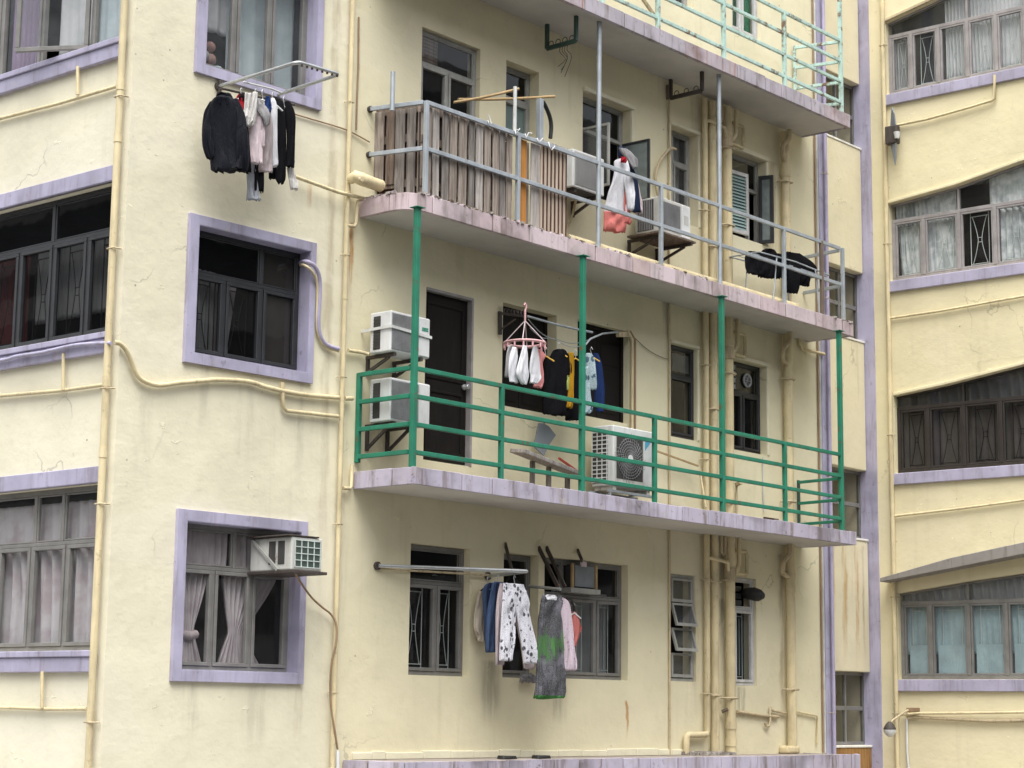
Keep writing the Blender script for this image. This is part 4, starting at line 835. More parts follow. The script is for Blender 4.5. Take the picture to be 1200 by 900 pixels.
lpipe('cream corrugated cable wandering from the corner pipe under the dark window', [(134, 401.5), (140, 402.5), (147, 409), (153, 421), (158, 434), (166, 445), (185, 451.5), (210, 448.5), (240, 446), (255, 445), (290, 447), (310, 453), (335, 459), (360, 463), (397, 466)], F, .024, .04, k=3)
lpipe('cream overflow pipe elbowing from the dark window to the drainpipe', [(331, 448), (331.5, 468), (333, 478), (336, 481.5), (360, 484), (396, 488)], F, .020, .04)
lpipe('thick lilac and cream hose arching out of the dark window', [(352, 308, -.1), (359, 306.5, .05), (369, 312, .09), (374.5, 326, .07), (374.5, 350, .05), (373, 375, .04), (375, 392, .04), (383, 404, .04), (397, 409, .05)], F, .022, .05, 'lilac_pipe', 3, 'hose')
lpipe('second thinner hose beside the arching lilac hose', [(352, 310.5, -.1), (357, 311, .05), (366, 318, .09), (371.5, 332, .06), (371.8, 352, .04), (371, 376, .03), (373, 393, .03), (381, 406, .03), (397, 411.5, .04)], F, .014, .05, 'pipe_cream', 3, 'hose')
lpipe('thin sagging cable from the upper window to the wooden screen', [(343, 133), (370, 141), (400, 150), (416, 157), (433, 166.5)], F, .008, .02, 'conduit_brown', 3, 'cable')
lpipe('cream metal pipe sloping from the drying rack to the pink balcony', [(346, 207), (396, 225), (426, 232.5)], F, .020, .09, 'pipe_cream', 1, 'drain_pipe')
ps = path(B, [(423.5, 234, .06), (419, 236, .06), (417.5, 262, .06), (415, 265.5, .06), (406, 264, .06)], .06); pipe('branch_pipe', 'cream pipe loop from the pink slab back to the drainpipe', 'pipe', ps, .020, 'pipe_cream')
ps = path(B, [(412.5, 545, .05), (412, 570, .05), (410, 572.5, .05), (402, 572, .05)], .05); pipe('branch_pipe', 'cream pipe elbow at the left end of the lilac slab', 'pipe', ps, .020, 'pipe_cream')
# fat elbow lying on the end of the pink balcony
t = thing('cleanout_pipe', B.P(430, 220, .15), 'fat cream elbow fitting lying at the end of the pink balcony', 'pipe'); mb = MB()
mb.tube(path(B, [(411, 210, .10), (416, 207, .17), (424, 210, .20), (436, 214.5, .20), (446.5, 218, .20)], .2), .06, 14, rs=[.055, .068, .07, .066, .065]); mb.build('tube', 'pipe_cream', t, bevel=.006)
mb = MB(); c = B.P(422, 210.5, .285); mb.tube([c, c+Vector((0, -.03, 0))], .026, 12); mb.build('cap', 'pipe_dirty', t)
# cables on the wing
vpipe('drainpipe', 'cream drainpipe down the wing beside its windows', 'pipe', WG, 1040.2, 330, .05, .034, 'pipe_cream', 0, TOP-.1, (52, 286, 510, 700, 836), (), PG)
lpipe('cream overflow pipe stepping down from the uppermost raked window', [(1165.5, 88), (1165.5, 116), (1162, 118), (1130, 127.5), (1085, 140), (1040, 149)], WG, .020, .05)
lpipe('thin cream pipe sloping under the silvery curtained window', [(1043, 373), (1098, 365), (1200, 347), (1240, 340)], WG, .018, .04)
lpipe('thin cream pipe under the dark brown window', [(1047, 605), (1125, 596), (1200, 586), (1240, 580)], WG, .018, .04)
lpipe('cream level pipe below the lowest raked window', [(1056, 837.5), (1075, 836), (1140, 835.5), (1240, 834)], WG, .020, .07)
lpipe('grey level cable duct under the cream pipe on the wing', [(1063, 842), (1070, 840.5), (1120, 843), (1160, 845), (1240, 844)], WG, .024, .04, 'pipe_dirty')
lpipe('pale grey upright conduit dropping from the duct on the wing', [(1062.5, 842), (1063, 880), (1067, 930)], WG, .018, .05, 'white_bracket')
# ------------------------------------------------------------------ balcony railings
def yplane(y): return Plane((0, y, 0), (1, 0, 0), (0, -1, 0))
def rail(bm, p, q, w=.042): bm.bar(p, q, w)
# green
yr = yl+.075; G = yplane(yr); gx0 = G.uz(484, 450)[0]; gx1 = G.uz(984.8, 500)[0]; gxw = B.uz(418, 480)[0]; gxe = B.uz(931.5, 580)[0]
rg = thing('green_railing', (gx0, yr, zl1), 'bright green steel railing on the lowest balcony with posts rising to the soffit', 'railing')
gz = [G.uz(482, y)[1] for y in (430.6, 463.5, 496.5, 529.3)]
for px, full in ((484, 1), (587.5, 0), (682, 1), (767, 0), (846.3, 1), (919, 0), (984.8, 1)):
    u = G.uz(px, 500)[0]; mb = MB(); z1 = ZM-.004 if full else gz[0]+.02; mb.bar((u, yr, zl1-.004), (u, yr, z1), .058 if full else .05, .058 if full else .05)
    if full: mb.bar((u, yr, ZM-.012), (u, yr, ZM-.002), .12, .12)
    mb.build('post', 'green_paint', rg, bevel=.006)
for z in gz:
    mb = MB(); mb.bar((gx0+.03, yr, z), (gx1-.03, yr, z), .042, .046); mb.build('rail', 'green_paint', rg, bevel=.005)
    mb = MB(); mb.bar((gx0-.02, yr+.03, z), (gxw, -.03, z), .042, .046); mb.build('side_rail', 'green_paint', rg, bevel=.005)
for z in gz[1:]+[gz[-1]-(gz[0]-gz[1])*.0]:
    pass
for z in (gz[1]-.03, gz[2]-.03, gz[3]-.03):
    mb = MB(); mb.bar((gx1, yr+.03, z), (gxe, -.06, z), .036, .04); mb.build('side_rail', 'green_paint', rg, bevel=.005)
mb = MB(); mb.bar((gxw, -.03, gz[3]-.06), (gxw, -.03, gz[0]+.02), .05, .05); mb.build('post', 'green_paint', rg, bevel=.006)
mb = MB(); mb.bar((gxe, -.06, zl1-.004), (gxe, -.06, gz[1]), .035, .035); mb.build('post', 'iron_green', rg, bevel=.004)
# grey
ygr = ym+.07; GY = yplane(ygr); hx0 = GY.uz(498.5, 170)[0]; hx1 = GY.uz(985.5, 320)[0]; hxw = B.uz(432, 160)[0]; hxe = B.uz(941, 300)[0]
rgy = thing('grey_railing', (hx0, ygr, zm1), 'galvanised grey two bar railing on the middle balcony', 'railing')
hz = [GY.uz(498.5, y)[1] for y in (119.5, 174)]
for px, full, m_ in ((498.5, 0, 'galvanised'), (607, 0, 'galvanised'), (701.5, 1, 'galvanised'), (774.5, 0, 'galvanised'), (843, 1, 'galvanised'), (917.5, 0, 'galvanised'), (961, 0, 'conduit_dark'), (985.5, 0, 'galvanised')):
    u = GY.uz(px, 200)[0]; mb = MB()
    if full: mb.tube([(u, ygr, zm1-.004), (u, ygr, zt0-.004)], .029, 12)
    else: mb.bar((u, ygr, zm1-.004), (u, ygr, hz[0]+.018), .046, .046)
    mb.build('post', m_, rgy, bevel=0 if full else .005)
for z in hz:
    mb = MB(); mb.bar((hx0+.024, ygr, z), (hx1-.024, ygr, z), .036, .046); mb.build('rail', 'galvanised', rgy, bevel=.004)
    mb = MB(); mb.bar((hx0-.02, ygr+.025, z), (hxw, -.02, z), .036, .046); mb.build('side_rail', 'galvanised', rgy, bevel=.004)
    mb = MB(); mb.bar((hx1, ygr+.025, z-.02), (hxe, -.004, z-.02), .036, .046); mb.build('side_rail', 'galvanised', rgy, bevel=.004)
    mb = MB(); mb.tube([B.at(hxw, z, .0), B.at(hxw, z, .03)], .036, 10); mb.build('flange', 'iron_dark', rgy)
# mint
ymr = yt+.08; GM = yplane(ymr); mx0 = XS0+.1; mx1 = GM.uz(984.8, 60)[0]; mxe = B.uz(928, 90)[0]
rmn = thing('mint_railing', (mx1, ymr, zt1), 'pale mint railing with rust patches on the top balcony', 'railing')
mz = [GM.uz(983, y)[1] for y in (47, 70.5, 94.5, 119)]
u = mx1
for px in (640, 705, 771, 848, 919, 984.8):
    u = GM.uz(px, 60)[0]; mb = MB(); mb.bar((u, ymr, zt1-.004), (u, ymr, TOP-2.0 if px > 980 else mz[0]+.02), .052, .052); mb.build('post', 'mint_paint', rmn, bevel=.005)
for z in mz:
    mb = MB(); mb.bar((mx0, ymr, z), (mx1-.027, ymr, z), .038, .044); mb.build('rail', 'mint_paint', rmn, bevel=.004)
    mb = MB(); mb.bar((mx1, ymr+.027, z-.01), (mxe, -.05, z-.01), .036, .042); mb.build('side_rail', 'mint_paint', rmn, bevel=.004)
mb = MB(); mb.bar((mxe, -.05, mz[3]-.1), (mxe, -.05, mz[0]+.02), .036, .036); mb.build('post', 'mint_paint', rmn, bevel=.004)
for x in (GM.uz(775, 30)[0], GM.uz(690, 10)[0]):
    mb = MB(); mb.bar((x-.95, -.35, mz[0]+.10), (x, ymr+.04, mz[3]-.02), .035, .035); mb.build('brace', 'pipe_dirty', rmn)

# ------------------------------------------------------------------ timber screen tied inside the grey railing
ys_ = ygr+.045; SPY = yplane(ys_)
scr = thing('pallet_screen', (hx0+.5, ys_, zm1), 'screen of weathered pallet planks tied inside the corner of the grey railing', 'screen')
xa, xb = hx0+.03, GY.uz(603, 200)[0]; x = xa; kk = 0
while x < xb:
    wd = random.uniform(.085, .125); x2 = min(x+wd, xb); mt = random.choice(['plank_grey', 'plank_pale', 'plank_pink', 'plank_grey', 'plank_pink'])
    if kk == 1: mt = 'plank_pale'
    mb = MB(); dy = random.uniform(-.012, .012); tl = random.uniform(-.006, .006)
    mb.hexa([(x+tl, ys_-.012+dy, zm1+.02), (x2+tl, ys_-.012+dy, zm1+.02), (x2-tl, ys_-.012+dy, hz[0]-.012-random.uniform(0, .03)), (x-tl, ys_-.012+dy, hz[0]-.012), (x+tl, ys_+.012+dy, zm1+.02), (x2+tl, ys_+.012+dy, zm1+.02), (x2-tl, ys_+.012+dy, hz[0]-.02), (x-tl, ys_+.012+dy, hz[0]-.012)])
    mb.build('plank', mt, scr, bevel=.004, seg=1)
    if random.random() < .5:
        mb = MB(); zc = zm1+random.uniform(.2, .7); mb.box(SPY, x2+.001, x2+.022, zc, zc+random.uniform(.1, .4), -.03, -.005); mb.build('batten', 'plank_brown', scr)
    x = x2+random.uniform(.018, .046); kk += 1
x = xa
while x < xb: w_ = random.uniform(.09, .15); mb = MB(); mb.box(SPY, x, min(x+w_-.004, xb), zm1+.03, hz[0]-.03-random.uniform(0, .05), -.086, -.066); mb.build('gap_shade_plank', random.choice(['slat_dark', 'iron_dark', 'slat_dark']), scr); x += w_  # second plank layer, coloured dark to paint the shadow into the gaps
for z in (zm1+.14, zm1+.62, zm1+.96):
    mb = MB(); mb.box(SPY, xa, xb, z, z+.085, -.060, -.030); mb.build('crosspiece', 'plank_brown', scr, bevel=.003, seg=1)
sdv = Vector((hx0-hxw, ygr, 0)).normalized(); SX = Plane((hxw+.03, 0, 0), sdv, (sdv.y, -sdv.x, 0)); y0, y1 = -.02, ygr+.03; yy = -y0
while yy < -y1:
    wd = random.uniform(.085, .12); y2 = min(yy+wd, -y1); mb = MB(); d = -.05+random.uniform(-.01, .01)
    mb.box(SX, yy, y2, zm1+.02+(.18 if yy < .2 else 0), hz[0]-.014, d-.022, d); mb.build('plank', random.choice(['plank_brown', 'plank_pink', 'plank_grey', 'plank_pink']), scr, bevel=.004, seg=1); yy = y2+random.uniform(.012, .03)
mb = MB(); mb.box(SX, -y0, -y1-.03, zm1+.03, hz[0]-.03, -.135, -.115); mb.build('gap_shade_plank', 'slat_dark', scr)  # side backing, its dark colour stands for shade between the planks
for z in (zm1+.16, zm1+.66, zm1+.98): mb = MB(); mb.box(SX, -y0, -y1-.02, z, z+.085, -.100, -.074); mb.build('crosspiece', 'plank_brown', scr)
for k in range(6):                              # plastic ties round the top bar
    px = random.choice([535, 545, 570, 573, 580, 596, 599, 602, 603, 612, 630, 634, 640]); u = GY.uz(px+random.uniform(-4, 4), 140)[0]; c = Vector((u, ygr-.02, hz[0]+.03)); mb = MB()
    mb.tube([c+Vector((0, .05, -.05)), c+Vector((0, .045, 0)), c, c+Vector((0, -.012, -.05)), c+Vector((.02, -.03, -.03+random.uniform(-.08, .06))), c+Vector((random.uniform(-.04, .07), -.04, random.uniform(-.05, .05)))], .0065, 5); mb.build('cable_tie', 'white_plastic', scr)
def board(lab, pxa, pxb, ya, mt, name='board', thick=.02, z0=None, z1=None):
    u0, u1 = SPY.uz(pxa, 200)[0], SPY.uz(pxb, 200)[0]; mb = MB(); mb.box(SPY, u0, u1, z0 or zm1+.005, z1 or hz[0]-.02, -thick/2+ya, thick/2+ya); return tag(mb.build(name, mt, None, bevel=.003, seg=1), lab, 'board')
board('orange timber board standing next to the pallet screen', 606.5, 616.5, 0, 'plank_orange')
board('dark narrow board right of the orange board', 617.5, 621.5, -.03, 'plank_grey'); board('wide whitish plank between the orange board and the metal slats', 622, 632, 0, 'plank_pale')
bd = thing('slatted_panel', (SPY.uz(648, 220)[0], ys_, zm1), 'slatted panel of cream and dark red strips standing behind the grey railing', 'panel')
u0, u1 = SPY.uz(634, 220)[0], SPY.uz(663, 220)[0]; n = 14
for k in range(n):
    u = u0+(u1-u0)*k/(n-1); w_ = (u1-u0)/(n-1)*.49; mb = MB(); mb.box(SPY, u-w_, u+w_, zm1+.005, hz[0]+.03, -.008-(k % 2)*.007, .008-(k % 2)*.007); mb.build('slat', 'slat_cream' if k % 2 == 0 else 'slat_dark', bd)
mb = MB(); mb.box(SPY, u0-.02, u1+.02, hz[0]+.031, hz[0]+.055, -.05, .02); mb.build('top_strip', 'plank_pale', bd)

def post(lab, pl, px, ya, yb, r, mat, name='post', sq=False, cat='post'):
    u = pl.uz(px, (ya+yb)/2)[0]; z1, z0 = pl.uz(px, ya)[1], pl.uz(px, yb)[1]; mb = MB(); o = pl.o
    p, q = pl.at(u, z0), pl.at(u, z1)
    if sq: mb.bar(p, q, r*2, r*2)
    else: mb.tube([p, q], r, 10)
    return tag(mb.build(name, mat, None, bevel=.004 if sq else 0), lab, cat)
post('grey upright steel stub standing above the left end of the wooden screen', Plane((0, -.36, 0), (1, 0, 0), (0, -1, 0)), 460, 84, 130, .026, 'galvanised')
PM = yplane(ygr+.03); post('white steel pole tied upright to the grey railing over the orange board', PM, 603.3, 101.5, 160, .022, 'white_bracket', 'pole', cat='pole')
post('grey square upright carrying the bamboo pole ends', yplane(ygr+.10), 632.5, 116, 172, .032, 'galvanised', 'post', True)
def pole(lab, a, b_, r, mat, name='bamboo_pole', cat='pole', n=8, group=None):
    mb = MB(); m = 8; pts = [Vector(a).lerp(Vector(b_), k/m)+Vector((0, 0, -.012*math.sin(math.pi*k/m))) for k in range(m+1)]; mb.tube(pts, r, n); return tag(mb.build(name, mat, None), lab, cat, group)
pole('thin bamboo pole rising to the top of the white steel pole', yplane(-.35).P(532, 120), yplane(ygr+.03).P(608, 104), .016, 'bamboo')
pole('bamboo pole lying level across the grey square upright', yplane(-.30).P(537, 116.5), yplane(ygr+.10).P(650, 113), .017, 'bamboo')
ps = spline([tuple(yplane(-.42).P(*q)) for q in ((632, 115), (638, 122), (644, 136), (646, 148), (645, 162))], 4); mb = MB(); mb.tube([Vector(p) for p in ps], .024, 10); tag(mb.build('hose', 'black_rubber', None), 'thick black hose curving down behind the slatted panel', 'hose')
ps = spline([tuple(B.P(x, y, d)) for x, y, d in ((792, 175, .03), (786, 174, .06), (779, 181, .06), (771, 195, .06), (768, 212, .05), (772, 232, .05))], 4); mb = MB(); mb.tube([Vector(p) for p in ps], .020, 8); tag(mb.build('hose', 'pipe_dirty', None), 'tan hose arching from the narrow window to the old air conditioner', 'hose')
# long cream pipe lying along the pink balcony behind the grey bars
yp_ = ygr+.12; PP = yplane(yp_); a_ = PP.P(664, 268); b_ = PP.P(933, 347); a_.z = b_.z = zm1+.06
mb = MB(); mb.tube([a_, b_], .056, 12); tag(mb.build('balcony_pipe', 'pipe_cream', None), 'long cream drain pipe lying along the floor edge of the pink balcony', 'pipe')
# brackets with rings under the top slab
def hanger_arm(lab, px0, px1, mat):
    u = B.uz(px0, 200)[0]; return u
def drop_bracket(lab, a, b_, za, mat, rings):
    t = thing('drying_bracket', (a.x, a.y, za), lab, 'bracket', 'clothes pole brackets under the top soffit'); lo = min(a.z, b_.z); mb = MB()
    mb.bar(a, b_, .03, .05); mb.build('arm', mat, t)
    for p in (a, b_): mb = MB(); mb.bar(p, (p.x, p.y, zt0-.003), .04, .04); mb.build('dropper', mat, t)
    for k in range(rings):
        c = a.lerp(b_, (k+.6)/(rings+.2))+Vector((0, 0, .045)); mb = MB(); mb.tube([c+Vector((0, .035*math.cos(q), .035*math.sin(q))) for q in [i*math.pi/6 for i in range(13)]], .005, 6, cap=False); mb.build('ring', 'iron_dark', t)
    return t
u = B.uz(641, 30)[0]; bk = yplane(-.12).P(641, 57); bf = Vector((bk.x, ygr+.09, bk.z))
t = drop_bracket('dark green ringed bracket hanging under the top slab above the bamboo poles', bk, bf, 0, 'iron_green', 4)
for k in range(4):
    c = bk.lerp(bf, .5+.08*k); mb = MB(); pts = [c, c+Vector((.02*random.uniform(-1, 1), .03, -.08)), c+Vector((.06*random.uniform(-1, 1), -.02, -.17)), c+Vector((.03*random.uniform(-1, 1), .05, -.26-.05*k))]; mb.tube([Vector(p) for p in spline([tuple(p) for p in pts], 3)], .004, 5); mb.build('loose_wire', 'iron_dark', t)
bk = yplane(-.06).P(786, 115); bf = Vector((bk.x, ygr+.10, bk.z)); drop_bracket('rusty dark bracket under the top slab beside the round steel post', bk, bf, 0, 'iron_dark', 3)

# ------------------------------------------------------------------ air conditioners
def ac(name, lab, pl, flb, frb, flt, df_, depth, style, group='air conditioners on the facade'):
    u0, z0 = pl.uz(*flb, df_); u1 = pl.uz(*frb, df_)[0]; z1 = pl.uz(*flt, df_)[1]; d1, d0 = df_, df_-depth; w, h = u1-u0, z1-z0
    t = thing(name, pl.at((u0+u1)/2, z0, (d0+d1)/2), lab, 'air conditioner', group); P_ = lambda *a: mbx.box(pl, *a)
    body = 'ac_old' if style in ('old', 'window') else 'ac_white'
    mbx = MB(); P_(u0, u1, z0, z1, d0, d1); o = mbx.build('casing', body, t, bevel=.014, seg=3)
    def add(n, m, *a, bv=.003): 
        q = MB(); q.box(pl, *a); return q.build(n, m, t, bevel=bv, seg=1)
    if style == 'mesh':
        add('front_mesh', 'ac_mesh', u0+w*.03, u0+w*.70, z0+h*.06, z1-h*.05, d1-.001, d1+.006)
        g_ = MB()
        for k in range(26): z = z0+h*.07+k*h*.88/26; g_.box(pl, u0+w*.035, u0+w*.695, z, z+.006, d1+.0062, d1+.010)
        g_.build('front_grille', 'ac_mesh', t)
        add('control_panel', 'ac_white', u0+w*.72, u1-w*.02, z0+h*.03, z1-h*.03, d1-.001, d1+.008)
        add('side_vent', 'vent_dark', u0-.006, u0+.002, z0+h*.08, z1-h*.10, d0+depth*.18, d0+depth*.52)
        g_ = MB()
        for k in range(10): z = z0+h*.12+k*h*.76/10; g_.box(pl, u0-.010, u0-.006, z, z+.008, d0+depth*.19, d0+depth*.51)
        g_.build('side_grille', 'vent_dark', t)
    elif style == 'plain':
        add('front_mesh', 'soffit', u0+w*.05, u0+w*.80, z0+h*.07, z1-h*.05, d1-.001, d1+.006); g_ = MB()
        for k in range(30): z = z0+h*.09+k*h*.84/30; g_.box(pl, u0+w*.06, u0+w*.79, z, z+.005, d1+.0062, d1+.009)
        g_.build('front_grille', 'ac_mesh', t)
        mb = MB(); mb.box(pl, u0+.03, u1-.03, z0-.012, z0-.001, d0+.02, d1-.02); mb.build('base_tray', 'vent_dark', t)
    elif style == 'old':
        add('front_mesh', 'vent_dark', u0+w*.10, u0+w*.68, z0+h*.12, z1-h*.10, d1-.001, d1+.004); g_ = MB()
        for k in range(16): u = u0+w*.11+k*w*.56/16; g_.box(pl, u, u+.006, z0+h*.13, z1-h*.11, d1+.0042, d1+.012)
        g_.build('front_grille', 'ac_mesh', t)
        add('control_panel', 'white_plastic', u0+w*.72, u1-w*.02, z0+h*.04, z1-h*.04, d1-.001, d1+.010); add('badge', 'ac_old', u0+w*.78, u1-w*.08, z0+h*.42, z0+h*.68, d1+.0102, d1+.013)
        add('side_vent', 'vent_dark', u0-.006, u0+.002, z0+h*.08, z1-h*.06, d0+depth*.1, d0+depth*.8); g_ = MB()
        for k in range(9): dd = d0+depth*(.12+.66*k/9); g_.box(pl, u0-.010, u0-.006, z0+h*.09, z1-h*.07, dd, dd+.008)
        g_.build('side_grille', 'ac_mesh', t)
    elif style == 'fan':
        c = ((u0+w*.40), (z0+z1)/2-h*.02); rr = min(w*.33, h*.40)
        add('front_panel', 'ac_old', u0+w*.04, u0+w*.76, z0+h*.06, z1-h*.12, d1-.001, d1+.006); add('fan_recess', 'vent_dark', c[0]-rr, c[0]+rr, c[1]-rr, c[1]+rr, d1+.0061, d1+.008, bv=0)
        g_ = MB()
        for q in range(1, 8): g_.tube([pl.at(c[0]+rr*q/7.5*math.cos(a), c[1]+rr*q/7.5*math.sin(a), d1+.014) for a in [k*math.pi/12 for k in range(25)]], .0035, 5, cap=False)
        for k in range(34):
            a = k*2*math.pi/34; g_.tube([pl.at(c[0]+rr*s_*math.cos(a+s_*.5), c[1]+rr*s_*math.sin(a+s_*.5), d1+.016) for s_ in (.15, .5, 1.0, 1.18 if abs(math.cos(2*a)) < .6 else 1.0)], .0030, 4)
        g_.build('fan_guard', 'ac_mesh', t); mb = MB(); mb.tube([pl.at(c[0], c[1], d1+.016), pl.at(c[0], c[1], d1+.024)], rr*.17, 14); mb.build('hub', 'white_plastic', t)
        mb = MB(); mb.prism(pl, [(u0+w*.80, z1-h*.14), (u0+w*.98, z1-h*.14), (u0+w*.80, z1-h*.34)], d1-.001, d1+.003); mb.build('label', 'blue_label', t)
        add('side_vent', 'vent_dark', u0-.004, u0+.002, z0+h*.05, z1-h*.10, d0+depth*.05, d0+depth*.75, bv=0); g_ = MB()
        for k in range(13): z = z0+h*.06+k*h*.84/12.2; g_.box(pl, u0-.012, u0-.004, z, z+.012, d0+depth*.05, d0+depth*.75)
        for k in range(4): dd = d0+depth*(.05+.69*k/3); g_.box(pl, u0-.0165, u0-.0122, z0+h*.05, z1-h*.10, dd-.006, dd+.006)
        g_.build('side_grille', 'ac_white', t); add('foot', 'ac_old', u0+.03, u0+.09, z0-.05, z0-.001, d0+.02, d1-.02); add('foot', 'ac_old', u1-.09, u1-.03, z0-.05, z0-.001, d0+.02, d1-.02)
    elif style == 'window':
        add('rear_grille', 'grille_green', u0+w*.10, u1-w*.08, z0+h*.10, z1-h*.10, d1-.001, d1+.006); g_ = MB()
        for k in range(5): u = u0+w*.10+k*w*.82/4; g_.box(pl, u-.005, u+.005, z0+h*.10, z1-h*.10, d1+.0062, d1+.012)
        for k in range(5): z = z0+h*.10+k*h*.80/4; g_.box(pl, u0+w*.10, u1-w*.08, z-.004, z+.004, d1+.0125, d1+.016)
        g_.build('grille_bars', 'grille_pale', t)
        for k in (.46, .68): add('side_vent', 'vent_dark', u0-.006, u0+.002, z0+h*.18, z1-h*.12, d0+depth*k, d0+depth*(k+.16))
        add('tray', 'iron_dark', u0-.03, u1+.03, z0-.03, z0-.002, d0, d1+.05); add('hood', 'iron_dark', u0-.05, u1-.05, z1+.002, z1+.016, d0, d1+.01)
        mb = MB(); mb.bar(pl.at(u0-.02, z1-.02, d0+.06), pl.at(u0-.02, z0, d0+depth*.72), .02, .03); mb.build('stay', 'frame_alu', t)
    return t, (u0, u1, z0, z1, d0, d1)
def bracket(lab, pl, us, z, d0, d1, mat='iron_dark', drop=.28):
    t = thing('wall_bracket', pl.at(us[0], z, .0), lab, 'bracket', 'air conditioner brackets')
    for u in us:
        mb = MB(); mb.bar(pl.at(u, z-.02, .0), pl.at(u, z-.02, d1), .035, .035); mb.build('arm', mat, t); mb = MB(); mb.bar(pl.at(u, z-.04, .02), pl.at(u, z-drop, .02), .035, .03); mb.build('upright', mat, t)
        mb = MB(); mb.bar(pl.at(u, z-drop+.03, .03), pl.at(u, z-.04, d1*.8), .028, .028); mb.build('strut', mat, t)
t, e = ac('air_conditioner', 'white air conditioner with green badge, upper of two stacked left of the black door', B, (457, 411), (503.2, 422.5), (457, 363), .42, .30, 'mesh')
q = MB(); w = e[1]-e[0]; h = e[3]-e[2]; 
for zz in (.66, .71): q.box(B, e[0]+w*.78, e[1]-w*.06, e[2]+h*(zz), e[2]+h*(zz+.035), e[5]+.0082, e[5]+.011)
q.build('badge', 'green_label', t)
mb = MB(); z = e[2]+h*.60; mb.bar(B.at(e[0]-.012, z-.01, .005), B.at(e[0]-.012, z, e[5]+.014), .012, .03); mb.bar(B.at(e[0]-.012, z, e[5]+.016), B.at(e[1]+.012, z-.03, e[5]+.016), .012, .03); mb.build('strap', 'white_bracket', t)
bracket('dark iron bracket under the upper of the two stacked air conditioners', B, (e[0]+.08, e[1]-.12), e[2]-.002, 0, .42, drop=.2)
t, e = ac('air_conditioner', 'plain white air conditioner, the lower of two stacked left of the black door', B, (456.4, 492.5), (503.2, 501), (456.5, 441.5), .42, .30, 'mesh')
bracket('dark iron bracket under the lower of the two stacked air conditioners', B, (e[0]+.08, e[1]-.22), e[2]-.002, 0, .42)
t, e = ac('air_conditioner', 'grey fronted white air conditioner behind the round steel post on the middle balcony', B, (671, 218), (708, 232.5), (671, 173.5), .42, .28, 'plain'); bracket('dark bracket under the grey fronted air conditioner', B, (e[0]+.08, e[1]-.1), e[2]-.013, 0, .40, drop=.2)
mb = MB(); ps = spline([tuple(B.at(e[0]+.35, e[2]-.02, .2)), tuple(B.at(e[0]+.38, e[2]-.25, .1)), tuple(B.at(e[0]+.30, e[2]-.42, .05)), tuple(B.at(e[0]+.12, e[2]-.47, .05))], 4); mb.tube([Vector(p) for p in ps], .016, 8); tag(mb.build('hose', 'pipe_dirty', None), 'looped tan drain hose under the grey fronted air conditioner', 'hose')
t, e = ac('air_conditioner', 'dirty old air conditioner with a dark ribbed front on the middle balcony', B, (771.5, 271), (809, 281), (771.5, 229.5), .50, .36, 'old'); bracket('rusty tray bracket under the dirty old air conditioner', B, (e[0]+.04, e[1]-.05), e[2]-.03, 0, .56, 'iron_dark', .22)
mb = MB(); mb.box(B, e[0]-.06, e[1]+.04, e[2]-.027, e[2]-.004, .06, .56); tag(mb.build('support_board', 'plank_brown', None), 'rotten board under the dirty old air conditioner', 'board')
t, e = ac('air_conditioner', 'white outdoor unit with a big round fan and a blue corner label', B, (718.5, 568.5), (765, 575), (718.5, 497.5), .52, .32, 'fan')
st = thing('unit_stand', B.at(e[0], zl1, .3), 'low grey steel stand under the unit with the round fan', 'stand')
zs_ = e[2]-.051
for dd in (e[4]+.02, e[5]-.02): mb = MB(); mb.bar(B.at(e[0]-.08, zs_-.016, dd), B.at(e[1]+.08, zs_-.016, dd), .03, .03); mb.build('beam', 'galvanised', st)
for uu in (e[0]-.04, e[1]+.05):
    for dd in (e[4]+.02, e[5]-.02): mb = MB(); mb.bar(B.at(uu, zl1-.004, dd), B.at(uu, zs_-.032, dd), .032, .032); mb.build('leg', 'galvanised', st)
t, e = ac('window_air_conditioner', 'boxy window air conditioner with a green grille sticking out of the lilac framed window', F, (341, 667.5), (377, 668), (341, 628), .50, .62, 'window')
ps = spline([tuple(F.P(*q)) for q in ((345, 670, .45), (352, 682, .25), (365, 700, .1), (378, 712, .06), (388, 720, .05), (394, 732, .08), (394, 752, .1), (389, 775, .1), (387, 800, .09), (388, 830, .09), (392, 855, .09), (395.5, 878, .07))], 4); mb = MB(); mb.tube([Vector(p) for p in ps], .011, 7); tag(mb.build('hose', 'conduit_brown', None), 'thin brown drain hose drooping from the window air conditioner', 'hose')
ps = path(F, [(396, 880, .07), (395.6, 925, .07)], .07); mb = MB(); mb.tube(ps, .018, 8); tag(mb.build('pipe_stub', 'white_plastic', None), 'short bright white pipe stub at the foot of the left drainpipe', 'pipe')
w, cl, cu = X3C; q = cu[1]
t = thing('box_cooler', B.at(q[0], q[2], .05), 'small grey box cooler with wooden cheeks filling the upper pane of the wide window', 'air conditioner', 'air conditioners on the facade')
u0, z1 = B.uz(671, 661, .02); u1, z0 = B.uz(700.5, 690, .02); 
for n_, m_, a_ in (('casing', 'vent_dark', (u0+.05, u1-.05, z0, z1, -.2, .008)), ('front_panel', 'grey_board', (u0+.056, u1-.056, z0+.006, z1-.006, .0075, .015)), ('cheek', 'bamboo', (u0, u0+.035, z0-.01, z1+.01, -.012, .02)), ('cheek', 'bamboo', (u1-.035, u1, z0-.01, z1+.01, -.13, .02)), ('cap', 'pinkwhite', (u0+.16, u1-.22, z1-.02, z1+.045, .0, .03)), ('tray', 'frame_alu', (u0-.06, u1+.02, z0-.07, z0-.012, -.1, .05))):
    mb = MB(); mb.box(B, *a_); mb.build(n_, m_, t, bevel=.006)
